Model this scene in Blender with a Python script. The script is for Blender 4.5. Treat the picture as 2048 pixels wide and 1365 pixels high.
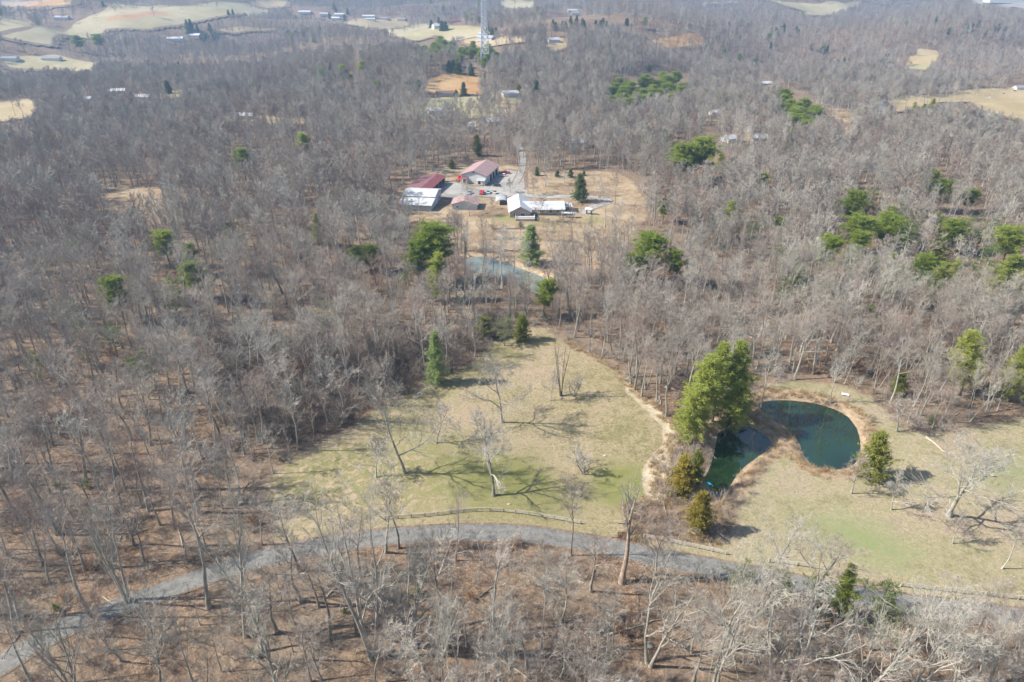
import bpy, math, random
import numpy as np
from mathutils import Vector, Matrix

R = math.radians
for o in list(bpy.data.objects):
    bpy.data.objects.remove(o)
SC = bpy.context.scene
COL = SC.collection

# ---------------------------------------------------------------- camera, sky, sun, exposure
CAM_H, PITCH, FPX = 105.0, R(28.5), 1365.333
cam_d = bpy.data.cameras.new('camera')
cam_d.sensor_width = 36.0
cam_d.lens = 24.0
cam_d.clip_start = 0.5
cam_d.clip_end = 40000
cam = bpy.data.objects.new('camera', cam_d)
cam.location = (0, 0, CAM_H)
cam.rotation_euler = (math.pi / 2 - PITCH, 0, 0)
COL.objects.link(cam)
SC.camera = cam

SUN_EL = R(41)
world = bpy.data.worlds.new('World')
SC.world = world
world.use_nodes = True
wn = world.node_tree.nodes
wn.clear()
sky_n = wn.new('ShaderNodeTexSky')
sky_n.sky_type = 'NISHITA'
sky_n.sun_disc = False
sky_n.sun_elevation = SUN_EL
sky_n.sun_rotation = R(270)
sky_n.air_density = 1.0
sky_n.dust_density = 1.2
bg_n = wn.new('ShaderNodeBackground')
bg_n.inputs['Strength'].default_value = 0.095
out_n = wn.new('ShaderNodeOutputWorld')
world.node_tree.links.new(sky_n.outputs[0], bg_n.inputs[0])
world.node_tree.links.new(bg_n.outputs[0], out_n.inputs[0])

sun_d = bpy.data.lights.new('sun', 'SUN')
sun_d.energy = 4.8
sun_d.angle = R(0.8)
sun_d.color = (1.0, 0.945, 0.86)
sun = bpy.data.objects.new('sun', sun_d)
sun.rotation_euler = Vector((math.cos(SUN_EL), 0.03, -math.sin(SUN_EL))).to_track_quat('-Z', 'Y').to_euler()
COL.objects.link(sun)

SC.view_settings.view_transform = 'Standard'
SC.view_settings.look = 'None'
SC.view_settings.gamma = 1.0
SC.view_settings.use_curve_mapping = False
SC.view_settings.exposure = 0.85
SC.render.engine = 'CYCLES'
SC.cycles.max_bounces = 4
SC.cycles.diffuse_bounces = 1
SC.cycles.glossy_bounces = 2
SC.cycles.transmission_bounces = 2
SC.cycles.volume_bounces = 0
SC.cycles.transparent_max_bounces = 4
SC.cycles.use_denoising = True
SC.cycles.use_adaptive_sampling = True
SC.cycles.adaptive_threshold = 0.025

# ---------------------------------------------------------------- geometry helpers
rnd = random.Random(11)
nprng = np.random.default_rng(7)


def smooth(a, b, x):
    t = np.clip((x - a) / (b - a), 0, 1)
    return t * t * (3 - 2 * t)


_SIN = {}


def sines(seed, n, wl, x, y):
    key = (seed, n, wl)
    if key not in _SIN:
        g = np.random.default_rng(seed)
        w = []
        for i in range(n):
            a = g.uniform(0, 2 * math.pi)
            k = 2 * math.pi / (wl * g.uniform(0.6, 1.7))
            w.append((k * math.cos(a), k * math.sin(a), g.uniform(0, 6.28)))
        _SIN[key] = w
    v = 0
    for kx, ky, ph in _SIN[key]:
        v = v + np.sin(kx * x + ky * y + ph)
    return v / math.sqrt(n)


def ray(px, py):
    u = (px - 1024.0) / FPX
    v = (682.5 - py) / FPX
    return u, math.cos(PITCH) + v * math.sin(PITCH), -math.sin(PITCH) + v * math.cos(PITCH)


def flat(px, py, z=0.0):
    dx, dy, dz = ray(px, py)
    t = (z - CAM_H) / dz
    return np.array((dx * t, dy * t))


def project(x, y, z):
    dz = z - CAM_H
    f = y * math.cos(PITCH) - dz * math.sin(PITCH)
    up = y * math.sin(PITCH) + dz * math.cos(PITCH)
    f = np.maximum(f, 1.0)
    return 1024 + FPX * x / f, 682.5 - FPX * up / f


def in_poly(x, y, poly):
    x = np.asarray(x, float); y = np.asarray(y, float)
    c = np.zeros(x.shape, bool)
    n = len(poly)
    for i in range(n):
        x1, y1 = poly[i]; x2, y2 = poly[(i + 1) % n]
        if y1 == y2:
            continue
        k = ((y1 > y) != (y2 > y)) & (x < (x2 - x1) * (y - y1) / (y2 - y1) + x1)
        c ^= k
    return c


def sdist(x, y, poly):
    x = np.asarray(x, float); y = np.asarray(y, float)
    d = np.full(x.shape, 1e9)
    n = len(poly)
    for i in range(n):
        ax, ay = poly[i]; bx, by = poly[(i + 1) % n]
        ex, ey = bx - ax, by - ay
        t = np.clip(((x - ax) * ex + (y - ay) * ey) / (ex * ex + ey * ey + 1e-9), 0, 1)
        d = np.minimum(d, np.hypot(x - ax - t * ex, y - ay - t * ey))
    return np.where(in_poly(x, y, poly), -d, d)


def linedist(x, y, pts):
    d = np.full(np.shape(x), 1e9)
    for (ax, ay), (bx, by) in zip(pts[:-1], pts[1:]):
        ex, ey = bx - ax, by - ay
        t = np.clip(((x - ax) * ex + (y - ay) * ey) / (ex * ex + ey * ey + 1e-9), 0, 1)
        d = np.minimum(d, np.hypot(x - ax - t * ex, y - ay - t * ey))
    return d


def spline(pts, step):
    """Catmull-Rom through pts, resampled about every step metres"""
    P = [np.array(p, float) for p in pts]
    P = [2 * P[0] - P[1]] + P + [2 * P[-1] - P[-2]]
    out = []
    for i in range(1, len(P) - 2):
        n = max(2, int(np.linalg.norm(P[i + 1] - P[i]) / step))
        for k in range(n):
            t = k / n
            out.append(0.5 * (2 * P[i] + (P[i + 1] - P[i - 1]) * t + (2 * P[i - 1] - 5 * P[i] + 4 * P[i + 1] - P[i + 2]) * t * t
                              + (3 * P[i] - P[i - 1] - 3 * P[i + 1] + P[i + 2]) * t ** 3))
    out.append(P[-2])
    return np.array(out)


def closed_spline(pts, n=4):
    P = [np.array(p, float) for p in pts]
    m = len(P)
    out = []
    for i in range(m):
        a, b, c, d = P[i - 1], P[i], P[(i + 1) % m], P[(i + 2) % m]
        for k in range(n):
            t = k / n
            out.append(0.5 * (2 * b + (c - a) * t + (2 * a - 5 * b + 4 * c - d) * t * t + (3 * b - a - 3 * c + d) * t ** 3))
    return [tuple(p) for p in out]


# ponds (surveyed outlines on the level ground)
POND_PX = [
    [(1440, 856), (1488, 846), (1522, 857), (1546, 877), (1542, 893), (1515, 912), (1490, 932), (1470, 957), (1447, 987), (1415, 992), (1400, 968), (1420, 925), (1430, 885)],
    [(1522, 798), (1580, 795), (1640, 803), (1690, 822), (1716, 850), (1725, 885), (1721, 912), (1700, 931), (1660, 936), (1625, 926), (1606, 905), (1598, 882), (1577, 858), (1556, 838), (1534, 826), (1518, 812)],
    [(930, 520), (945, 511), (968, 511), (1014, 522), (1043, 534), (1092, 554), (1098, 575), (1088, 590), (1060, 580), (1000, 552), (945, 538)],
]
POND = [closed_spline([flat(*p) for p in q]) for q in POND_PX]
POND_DROP = [0.95, 0.9, 0.7]


def bump(x, y, cx, cy, sx, sy, h, rot=0.0):
    c, s = math.cos(rot), math.sin(rot)
    a = ((x - cx) * c + (y - cy) * s) / sx
    b = (-(x - cx) * s + (y - cy) * c) / sy
    return h * np.exp(-(a * a + b * b))


def base_height(x, y):
    x = np.asarray(x, float); y = np.asarray(y, float)
    r = np.hypot(x, y)
    near = 0.5 * sines(3, 5, 70, x, y)
    far = 21 * sines(5, 6, 620, x, y) + 7 * sines(6, 6, 280, x, y)
    h = near * smooth(40, 120, r) * (1 - smooth(90, 130, y) * 0.0) * 0.6
    h = h + far * smooth(470, 1100, r)
    h = h + bump(x, y, -820, 1480, 420, 170, 42, R(12))      # the long bare hill
    h = h + bump(x, y, 480, 640, 170, 60, 10, R(-6))         # ridge with the pale field
    h = h + bump(x, y, -60, 1330, 160, 110, 24)              # hill with houses behind the mast
    h = h + bump(x, y, 300, 2100, 900, 250, 30)
    h = h + bump(x, y, 1500, 2300, 600, 300, 35)
    h = h - bump(x, y, -60, 320, 30, 30, 0.0)
    return h


def ground_z(x, y):
    x = np.asarray(x, float); y = np.asarray(y, float)
    h = base_height(x, y)
    drop = np.zeros(np.shape(h))
    for q, dr in zip(POND, POND_DROP):
        cx = sum(p[0] for p in q) / len(q); cy = sum(p[1] for p in q) / len(q)
        k = (np.abs(x - cx) < 60) & (np.abs(y - cy) < 60)
        if not np.any(k):
            continue
        sd = sdist(x, y, q)
        h = np.where(k, h * smooth(4, 18, sd), h)
        drop = np.where(k, np.minimum(drop, -dr * (1 - smooth(-.2, 1.7, sd)) - 1.5 * (1 - smooth(-5, 0, sd))), drop)
    h = h + drop
    return h


def at(px, py):
    """the point of the terrain seen at a photo pixel"""
    px = np.atleast_1d(np.asarray(px, float)); py = np.atleast_1d(np.asarray(py, float))
    dx, dy, dz = ray(px, py)
    dz = dz + np.zeros_like(dx); dy = dy + np.zeros_like(dx)
    T = 60.0 * 1.014 ** np.arange(362)
    below = (CAM_H + dz[:, None] * T) < base_height(dx[:, None] * T, dy[:, None] * T)
    below[:, -1] = True
    f = np.maximum(below.argmax(1), 1)
    lo, hi = T[f - 1].copy(), T[f].copy()
    for i in range(18):
        m = 0.5 * (lo + hi)
        b = (CAM_H + dz * m) < base_height(dx * m, dy * m)
        hi = np.where(b, m, hi); lo = np.where(b, lo, m)
    X, Y = dx * hi, dy * hi
    Z = ground_z(X, Y)
    return np.stack([X, Y, Z], 1)


def at1(px, py):
    return at(px, py)[0]


def poly_at(px_list):
    a = at([p[0] for p in px_list], [p[1] for p in px_list])
    return [(p[0], p[1]) for p in a]


def mesh_from(name, verts, faces, mats=(), mi=None, smooth_shade=False):
    """verts (n,3), faces list of (k,3|4) int arrays"""
    me = bpy.data.meshes.new(name)
    verts = np.asarray(verts, np.float32)
    if not isinstance(faces, (list, tuple)):
        faces = [faces]
    faces = [np.asarray(f, np.int32) for f in faces if len(f)]
    me.vertices.add(len(verts))
    me.vertices.foreach_set('co', verts.ravel())
    nl = sum(f.size for f in faces); npol = sum(len(f) for f in faces)
    me.loops.add(nl)
    me.loops.foreach_set('vertex_index', np.concatenate([f.ravel() for f in faces]))
    me.polygons.add(npol)
    tot = np.concatenate([np.full(len(f), f.shape[1], np.int32) for f in faces])
    st = np.concatenate([[0], np.cumsum(tot)[:-1]]).astype(np.int32)
    me.polygons.foreach_set('loop_start', st)
    for m in mats:
        me.materials.append(m)
    if mi is not None:
        me.polygons.foreach_set('material_index', np.asarray(mi, np.int32))
    me.polygons.foreach_set('use_smooth', np.full(npol, bool(smooth_shade)))
    me.update(calc_edges=True)
    me.validate()
    return me


def attr(me, name, vals, kind='FLOAT'):
    a = me.attributes.new(name, kind, 'POINT')
    a.data.foreach_set('value' if kind != 'FLOAT_VECTOR' else 'vector', np.asarray(vals, np.float32 if kind != 'INT' else np.int32).ravel())


def new_obj(name, data, parent=None, loc=None, rot=None, scale=None, link=True):
    o = bpy.data.objects.new(name, data)
    if link:
        COL.objects.link(o)
    if parent is not None:
        o.parent = parent
    if loc is not None:
        o.location = [float(v) for v in loc]
    if rot is not None:
        o.rotation_euler = rot
    if scale is not None:
        o.scale = (scale, scale, scale) if isinstance(scale, (int, float)) else scale
    return o


def tag(o, label, cat, group=None):
    o['label'] = label
    o['category'] = cat
    if group:
        o['group'] = group
    return o


def structure(o, label=None):
    o['kind'] = 'structure'
    if label:
        o['label'] = label
    return o


class MB:
    """collects boxes, prisms and tubes into one mesh"""
    def __init__(self):
        self.v = []; self.q = []; self.t = []; self.n = 0

    def add(self, verts, quads=(), tris=()):
        verts = np.asarray(verts, float).reshape(-1, 3)
        self.v.append(verts)
        if len(quads):
            self.q.append(np.asarray(quads, int) + self.n)
        if len(tris):
            self.t.append(np.asarray(tris, int) + self.n)
        self.n += len(verts)
        return self

    def box(self, x0, x1, y0, y1, z0, z1):
        v = [(x0, y0, z0), (x1, y0, z0), (x1, y1, z0), (x0, y1, z0), (x0, y0, z1), (x1, y0, z1), (x1, y1, z1), (x0, y1, z1)]
        return self.add(v, [(0, 3, 2, 1), (4, 5, 6, 7), (0, 1, 5, 4), (1, 2, 6, 5), (2, 3, 7, 6), (3, 0, 4, 7)])

    def hexa(self, v8):
        return self.add(v8, [(0, 3, 2, 1), (4, 5, 6, 7), (0, 1, 5, 4), (1, 2, 6, 5), (2, 3, 7, 6), (3, 0, 4, 7)])

    def slab(self, p0, p1, p2, p3, th):
        """a plate of thickness th whose top is the quad p0..p3"""
        P = np.array([p0, p1, p2, p3], float)
        n = np.cross(P[1] - P[0], P[3] - P[0]); n /= np.linalg.norm(n)
        if n[2] < 0:
            n = -n
        return self.hexa(np.concatenate([P - n * th, P]))

    def prism(self, outline, axis, a0, a1):
        """outline [(u,z)] extruded along axis 'x' or 'y'"""
        n = len(outline)
        if axis == 'x':
            A = [(a0, u, z) for u, z in outline]; B = [(a1, u, z) for u, z in outline]
        else:
            A = [(u, a0, z) for u, z in outline]; B = [(u, a1, z) for u, z in outline]
        quads = [(i, (i + 1) % n, n + (i + 1) % n, n + i) for i in range(n)]
        tris = [(0, i, i + 1) for i in range(1, n - 1)] + [(n, n + i + 1, n + i) for i in range(1, n - 1)]
        return self.add(A + B, quads, tris)

    def tube(self, path, rad, sides=6, cap=True):
        path = np.asarray(path, float); k = len(path)
        rad = np.broadcast_to(np.asarray(rad, float), (k,))
        tan = np.gradient(path, axis=0)
        tan /= np.linalg.norm(tan, axis=1, keepdims=True) + 1e-9
        ref = np.array((0.31, 0.95, 0.05)) if abs(tan[0][2]) > 0.7 else np.array((0.05, 0.1, 1.0))
        n1 = np.cross(tan, ref); n1 /= np.linalg.norm(n1, axis=1, keepdims=True) + 1e-9
        n2 = np.cross(tan, n1)
        a = np.arange(sides) * 2 * math.pi / sides
        ring = path[:, None, :] + rad[:, None, None] * (np.cos(a)[None, :, None] * n1[:, None, :] + np.sin(a)[None, :, None] * n2[:, None, :])
        i = np.arange(k - 1)[:, None] * sides; j = np.arange(sides)[None, :]; j2 = (j + 1) % sides
        q = np.stack([i + j, i + j2, i + sides + j2, i + sides + j], -1).reshape(-1, 4)
        t = []
        if cap and sides > 3:
            t = [((k - 1) * sides, (k - 1) * sides + m, (k - 1) * sides + m + 1) for m in range(1, sides - 1)] + [(0, m + 1, m) for m in range(1, sides - 1)]
        return self.add(ring.reshape(-1, 3), q, t)

    def mesh(self, name, mats=(), smooth_shade=False):
        f = []
        if self.q:
            f.append(np.concatenate(self.q))
        if self.t:
            f.append(np.concatenate(self.t))
        return mesh_from(name, np.concatenate(self.v), f, mats if isinstance(mats, (list, tuple)) else [mats], None, smooth_shade)

    def build(self, name, mat, parent=None, smooth_shade=False):
        return new_obj(name, self.mesh(name, [mat], smooth_shade), parent)


# ---------------------------------------------------------------- materials
def mat_base(name):
    m = bpy.data.materials.new(name)
    m.use_nodes = True
    nt = m.node_tree
    b = nt.nodes['Principled BSDF']
    b.inputs['Roughness'].default_value = 0.85
    b.inputs['Specular IOR Level'].default_value = 0.2
    return m, nt, b


def N(nt, t, **kw):
    n = nt.nodes.new(t)
    for k, v in kw.items():
        setattr(n, k, v)
    return n


def noise(nt, scale, detail=3, rough=0.55, coord=None, dist=0.0):
    n = N(nt, 'ShaderNodeTexNoise')
    n.inputs['Scale'].default_value = scale
    n.inputs['Detail'].default_value = detail
    n.inputs['Roughness'].default_value = rough
    n.inputs['Distortion'].default_value = dist
    if coord is not None:
        nt.links.new(coord, n.inputs['Vector'])
    return n


def ramp(nt, src, stops):
    r = N(nt, 'ShaderNodeValToRGB')
    el = r.color_ramp.elements
    while len(el) < len(stops):
        el.new(0.5)
    for e, (p, c) in zip(el, stops):
        e.position = p
        e.color = (*c, 1) if len(c) == 3 else c
    nt.links.new(src, r.inputs[0])
    return r.outputs[0]


def mixc(nt, fac, a, b, mode='MIX'):
    m = N(nt, 'ShaderNodeMix', data_type='RGBA', blend_type=mode)
    for s, i in ((fac, 0), (a, 6), (b, 7)):
        if isinstance(s, (int, float)):
            m.inputs[i].default_value = s
        elif isinstance(s, tuple):
            m.inputs[i].default_value = (*s, 1)
        else:
            nt.links.new(s, m.inputs[i])
    return m.outputs[2]


def math_n(nt, op, a, b=0.0, c=None, clamp=False):
    m = N(nt, 'ShaderNodeMath', operation=op, use_clamp=clamp)
    for s, i in ((a, 0), (b, 1), (c, 2)):
        if s is None:
            continue
        if isinstance(s, (int, float)):
            m.inputs[i].default_value = s
        else:
            nt.links.new(s, m.inputs[i])
    return m.outputs[0]


def maprange(nt, v, a, b, c=0.0, d=1.0):
    m = N(nt, 'ShaderNodeMapRange')
    nt.links.new(v, m.inputs[0])
    for i, x in enumerate((a, b, c, d)):
        m.inputs[i + 1].default_value = x
    return m.outputs[0]


def world_pos(nt):
    return N(nt, 'ShaderNodeNewGeometry').outputs['Position']


def bump_to(nt, b, h, dist, strength=0.6):
    n = N(nt, 'ShaderNodeBump')
    n.inputs['Distance'].default_value = dist
    n.inputs['Strength'].default_value = strength
    nt.links.new(h, n.inputs['Height'])
    nt.links.new(n.outputs[0], b.inputs['Normal'])


def litter_color(nt, pos):
    """dead leaves: rust, tan and grey-brown flecks"""
    fine = noise(nt, 3.2, 4, 0.75, pos)
    c = ramp(nt, fine.outputs['Fac'], [(0.36, (0.09, 0.055, 0.038)), (0.45, (0.23, 0.145, 0.092)), (0.54, (0.36, 0.25, 0.17)), (0.64, (0.52, 0.42, 0.31))])
    clump = noise(nt, 0.95, 4, 0.7, pos, 0.5)
    c = mixc(nt, 1.0, c, ramp(nt, clump.outputs['Fac'], [(0.39, (0.42, 0.37, 0.33)), (0.46, (0.80, 0.77, 0.74)), (0.53, (1.08, 1.06, 1.04)), (0.61, (1.55, 1.50, 1.45))]), 'MULTIPLY')
    mid = noise(nt, 0.35, 4, 0.6, pos)
    c2 = ramp(nt, mid.outputs['Fac'], [(0.35, (0.23, 0.155, 0.105)), (0.52, (0.30, 0.215, 0.15)), (0.68, (0.36, 0.285, 0.215))])
    c = mixc(nt, 0.3, c, c2)
    soil = noise(nt, 0.11, 4, 0.6, pos, 0.8)
    c = mixc(nt, maprange(nt, soil.outputs['Fac'], 0.52, 0.68, 0, 0.6), c, (0.17, 0.115, 0.075))
    c = mixc(nt, maprange(nt, soil.outputs['Fac'], 0.44, 0.30, 0, 0.5), c, (0.40, 0.26, 0.155))
    big = noise(nt, 0.03, 3, 0.5, pos)
    c = mixc(nt, maprange(nt, big.outputs['Fac'], 0.4, 0.65, 0, 0.65), c, (0.335, 0.275, 0.21))
    return mixc(nt, 1.0, c, (0.70, 0.69, 0.665), 'MULTIPLY'), fine.outputs['Fac']


def make_litter():
    m, nt, b = mat_base('leaf_litter')
    pos = world_pos(nt)
    c, h = litter_color(nt, pos)
    # far away the same floor lies under dense twigs; keep its own colour
    nt.links.new(c, b.inputs['Base Color'])
    bump_to(nt, b, h, 0.12, 0.8)
    return m


def zone_mat(name, colors, scales=(0.5, 0.06), litter=True, fleck=None, patch=None, edge=0.25, bump_d=0.05, bank=None):
    """ground cover that gives way to leaf litter where the attribute mask falls to 0"""
    m, nt, b = mat_base(name)
    pos = world_pos(nt)
    n1 = noise(nt, scales[0], 5, 0.7, pos)
    n2 = noise(nt, scales[1], 3, 0.55, pos)
    s = math_n(nt, 'ADD', math_n(nt, 'MULTIPLY', n1.outputs['Fac'], 0.5), math_n(nt, 'MULTIPLY', n2.outputs['Fac'], 0.5))
    k = len(colors)
    c = ramp(nt, s, [(0.41 + 0.18 * i / (k - 1), col) for i, col in enumerate(colors)])
    m2 = noise(nt, 1.4, 4, 0.7, pos, 0.6)
    c = mixc(nt, 1.0, c, ramp(nt, m2.outputs['Fac'], [(0.40, (0.78, 0.80, 0.76)), (0.5, (1, 1, 1)), (0.60, (1.14, 1.11, 1.08))]), 'MULTIPLY')
    f = noise(nt, 4.5, 3, 0.8, pos)
    c = mixc(nt, 1.0, c, ramp(nt, f.outputs['Fac'], [(0.36, (0.66, 0.67, 0.64)), (0.5, (1, 1, 1)), (0.63, (1.22, 1.2, 1.16))]), 'MULTIPLY')
    if patch:
        at_n = N(nt, 'ShaderNodeAttribute', attribute_name='patch')
        pm = math_n(nt, 'ADD', at_n.outputs['Fac'], math_n(nt, 'MULTIPLY', math_n(nt, 'SUBTRACT', n1.outputs['Fac'], 0.5), 2.4))
        pm = math_n(nt, 'MULTIPLY', maprange(nt, pm, 0.15, 1.1), math_n(nt, 'MULTIPLY', at_n.outputs['Fac'], 2.0, None, True))
        c = mixc(nt, pm, c, patch)
    if bank:
        ab = N(nt, 'ShaderNodeAttribute', attribute_name='bank')
        nb_ = noise(nt, 0.8, 5, 0.75, pos)
        bc = ramp(nt, nb_.outputs['Fac'], [(0.32, bank[0]), (0.48, bank[1]), (0.62, bank[2])])
        bf = maprange(nt, math_n(nt, 'ADD', ab.outputs['Fac'], math_n(nt, 'MULTIPLY', math_n(nt, 'SUBTRACT', n1.outputs['Fac'], 0.5), 1.2)), 0.35, 0.65)
        c = mixc(nt, math_n(nt, 'MULTIPLY', bf, math_n(nt, 'MULTIPLY', ab.outputs['Fac'], 4.0, None, True)), c, bc)
    if fleck:
        v = N(nt, 'ShaderNodeTexVoronoi')
        v.inputs['Scale'].default_value = 2.2
        nt.links.new(pos, v.inputs['Vector'])
        fl = maprange(nt, v.outputs['Distance'], 0.16, 0.32, 1, 0)
        at_l = N(nt, 'ShaderNodeAttribute', attribute_name='leafy')
        drift = noise(nt, 0.55, 4, 0.7, pos, 0.7)
        fl = math_n(nt, 'MAXIMUM', math_n(nt, 'MULTIPLY', fl, 0.7), maprange(nt, drift.outputs['Fac'], 0.50, 0.60, 0, 0.8))
        c = mixc(nt, math_n(nt, 'MULTIPLY', fl, at_l.outputs['Fac']), c, fleck)
    c = mixc(nt, 1.0, c, (0.77, 0.77, 0.765), 'MULTIPLY')
    if litter:
        lc, _ = litter_color(nt, pos)
        if bank:
            lc = mixc(nt, maprange(nt, ab.outputs['Fac'], 0.3, 0.7), lc, bc)
        ma = N(nt, 'ShaderNodeAttribute', attribute_name='mask')
        e = math_n(nt, 'ADD', ma.outputs['Fac'], math_n(nt, 'MULTIPLY', math_n(nt, 'SUBTRACT', n1.outputs['Fac'], 0.5), edge * 4))
        e = maprange(nt, e, 0.38, 0.62)
        e = math_n(nt, 'MULTIPLY', e, maprange(nt, ma.outputs['Fac'], 0.02, 0.2))
        c = mixc(nt, e, lc, c)
    nt.links.new(c, b.inputs['Base Color'])
    bump_to(nt, b, f.outputs['Fac'], bump_d, 0.7)
    return m


def plain(name, col, rough=0.7, var=0.12, scale=2.0, spec=0.2, metal=0.0):
    m, nt, b = mat_base(name)
    b.inputs['Roughness'].default_value = rough
    b.inputs['Specular IOR Level'].default_value = spec
    b.inputs['Metallic'].default_value = metal
    tc = N(nt, 'ShaderNodeTexCoord')
    n = noise(nt, scale, 4, 0.6, tc.outputs['Object'])
    lo = tuple(v * (1 - var) for v in col); hi = tuple(min(1, v * (1 + var)) for v in col)
    nt.links.new(ramp(nt, n.outputs['Fac'], [(0.3, lo), (0.7, hi)]), b.inputs['Base Color'])
    return m


def ribbed(name, col, pitch=0.45, rough=0.45, axis=0, wear=None, spec=0.4):
    """painted sheet metal with standing ribs along the slope"""
    m, nt, b = mat_base(name)
    b.inputs['Roughness'].default_value = rough
    b.inputs['Specular IOR Level'].default_value = spec
    tc = N(nt, 'ShaderNodeTexCoord')
    sx = N(nt, 'ShaderNodeSeparateXYZ')
    nt.links.new(tc.outputs['Object'], sx.inputs[0])
    s = math_n(nt, 'FRACT', math_n(nt, 'MULTIPLY', sx.outputs[axis], 1 / pitch))
    rib = maprange(nt, math_n(nt, 'ABSOLUTE', math_n(nt, 'SUBTRACT', s, 0.5)), 0.38, 0.5)
    n = noise(nt, 0.35, 5, 0.65, tc.outputs['Object'])
    c = ramp(nt, n.outputs['Fac'], [(0.3, tuple(v * 0.8 for v in col)), (0.6, col)])
    if wear:
        n2 = noise(nt, 0.8, 5, 0.7, tc.outputs['Object'])
        c = mixc(nt, maprange(nt, n2.outputs['Fac'], 0.55, 0.7, 0, 0.6), c, wear)
    nt.links.new(c, b.inputs['Base Color'])
    bump_to(nt, b, rib, 0.04, 0.8)
    return m


def bark_mat(name, cols, moss=None):
    m, nt, b = mat_base(name)
    b.inputs['Roughness'].default_value = 0.9
    pos = world_pos(nt)
    oi = N(nt, 'ShaderNodeObjectInfo')
    n = noise(nt, 1.3, 4, 0.65, pos)
    big = noise(nt, 0.02, 3, 0.6, oi.outputs['Location'])
    f = math_n(nt, 'ADD', math_n(nt, 'MULTIPLY', oi.outputs['Random'], 0.55), math_n(nt, 'MULTIPLY', math_n(nt, 'SUBTRACT', big.outputs['Fac'], 0.27), 0.95), None, True)
    k = len(cols)
    c = ramp(nt, f, [(0.1 + 0.8 * i / (k - 1), col) for i, col in enumerate(cols)])
    c = mixc(nt, 1.0, c, ramp(nt, n.outputs['Fac'], [(0.3, (0.6, 0.6, 0.6)), (0.65, (1.12, 1.12, 1.1))]), 'MULTIPLY')
    nt.links.new(c, b.inputs['Base Color'])
    return m


def leaf_mat(name, cols, trans=0.55):
    m, nt, b = mat_base(name)
    oi = N(nt, 'ShaderNodeObjectInfo')
    pos = world_pos(nt)
    n = noise(nt, 0.55, 3, 0.6, pos)
    f = math_n(nt, 'ADD', math_n(nt, 'MULTIPLY', oi.outputs['Random'], 0.5), math_n(nt, 'MULTIPLY', n.outputs['Fac'], 0.5))
    k = len(cols)
    c = ramp(nt, f, [(0.2 + 0.6 * i / (k - 1), col) for i, col in enumerate(cols)])
    nt.links.new(c, b.inputs['Base Color'])
    b.inputs['Roughness'].default_value = 0.6
    b.inputs['Specular IOR Level'].default_value = 0.25
    tr = N(nt, 'ShaderNodeBsdfTranslucent')
    nt.links.new(c, tr.inputs[0])
    mx = N(nt, 'ShaderNodeMixShader')
    mx.inputs[0].default_value = trans
    nt.links.new(b.outputs[0], mx.inputs[1]); nt.links.new(tr.outputs[0], mx.inputs[2])
    nt.links.new(mx.outputs[0], nt.nodes['Material Output'].inputs[0])
    return m


def water_mat(name, col, rough=0.02):
    m, nt, b = mat_base(name)
    b.inputs['Roughness'].default_value = rough
    b.inputs['IOR'].default_value = 1.65
    b.inputs['Specular IOR Level'].default_value = 1.0
    pos = world_pos(nt)
    n = noise(nt, 0.09, 3, 0.5, pos)
    nt.links.new(ramp(nt, n.outputs['Fac'], [(0.3, tuple(v * 0.7 for v in col)), (0.7, tuple(v * 1.25 for v in col))]), b.inputs['Base Color'])
    w = noise(nt, 1.6, 2, 0.5, pos)
    bump_to(nt, b, w.outputs['Fac'], 0.004, 0.05)
    return m


M = {}
M['litter'] = make_litter()
M['meadow'] = zone_mat('meadow_grass', [(0.285, 0.25, 0.13), (0.36, 0.305, 0.175), (0.41, 0.34, 0.215), (0.44, 0.345, 0.24)], (0.35, 0.045), fleck=(0.55, 0.42, 0.30), patch=(0.235, 0.245, 0.075), edge=0.3, bank=((0.40, 0.30, 0.19), (0.54, 0.45, 0.31), (0.62, 0.54, 0.40)))
M['lawn'] = zone_mat('lawn_grass', [(0.32, 0.29, 0.165), (0.39, 0.345, 0.21), (0.43, 0.37, 0.245), (0.43, 0.34, 0.25)], (0.3, 0.05), patch=(0.28, 0.325, 0.14), edge=0.3, bank=((0.27, 0.18, 0.11), (0.40, 0.29, 0.19), (0.52, 0.41, 0.28)))
M['yard'] = zone_mat('dry_yard_grass', [(0.30, 0.21, 0.14), (0.39, 0.28, 0.18), (0.46, 0.35, 0.23), (0.52, 0.42, 0.29)], (0.25, 0.06), patch=(0.27, 0.30, 0.10), edge=0.3, bank=((0.27, 0.18, 0.11), (0.40, 0.29, 0.19), (0.52, 0.41, 0.28)))
M['bank'] = zone_mat('dry_bank_grass', [(0.40, 0.28, 0.17), (0.50, 0.39, 0.25), (0.56, 0.46, 0.31), (0.60, 0.51, 0.36)], (0.7, 0.12), edge=0.3, bump_d=0.2)
M['field_green'] = zone_mat('pasture', [(0.43, 0.38, 0.21), (0.51, 0.445, 0.27), (0.57, 0.49, 0.32)], (0.03, 0.006), patch=(0.55, 0.29, 0.15), edge=0.15)
M['field_tan'] = zone_mat('tan_field', [(0.46, 0.36, 0.20), (0.53, 0.42, 0.25), (0.57, 0.47, 0.30)], (0.03, 0.01), patch=(0.40, 0.38, 0.21), edge=0.15)
M['field_orange'] = zone_mat('bare_clay_field', [(0.52, 0.29, 0.12), (0.58, 0.36, 0.17), (0.58, 0.43, 0.25)], (0.05, 0.015), edge=0.15)
M['gravel'] = zone_mat('gravel', [(0.33, 0.315, 0.295), (0.44, 0.42, 0.40), (0.54, 0.52, 0.49)], (0.6, 0.08), edge=0.2)
M['asphalt'] = zone_mat('worn_asphalt', patch=(0.30, 0.293, 0.28), colors=[(0.20, 0.195, 0.185), (0.245, 0.24, 0.228), (0.285, 0.278, 0.265)], scales=(0.8, 0.1), edge=0.28, bump_d=0.01)
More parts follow.
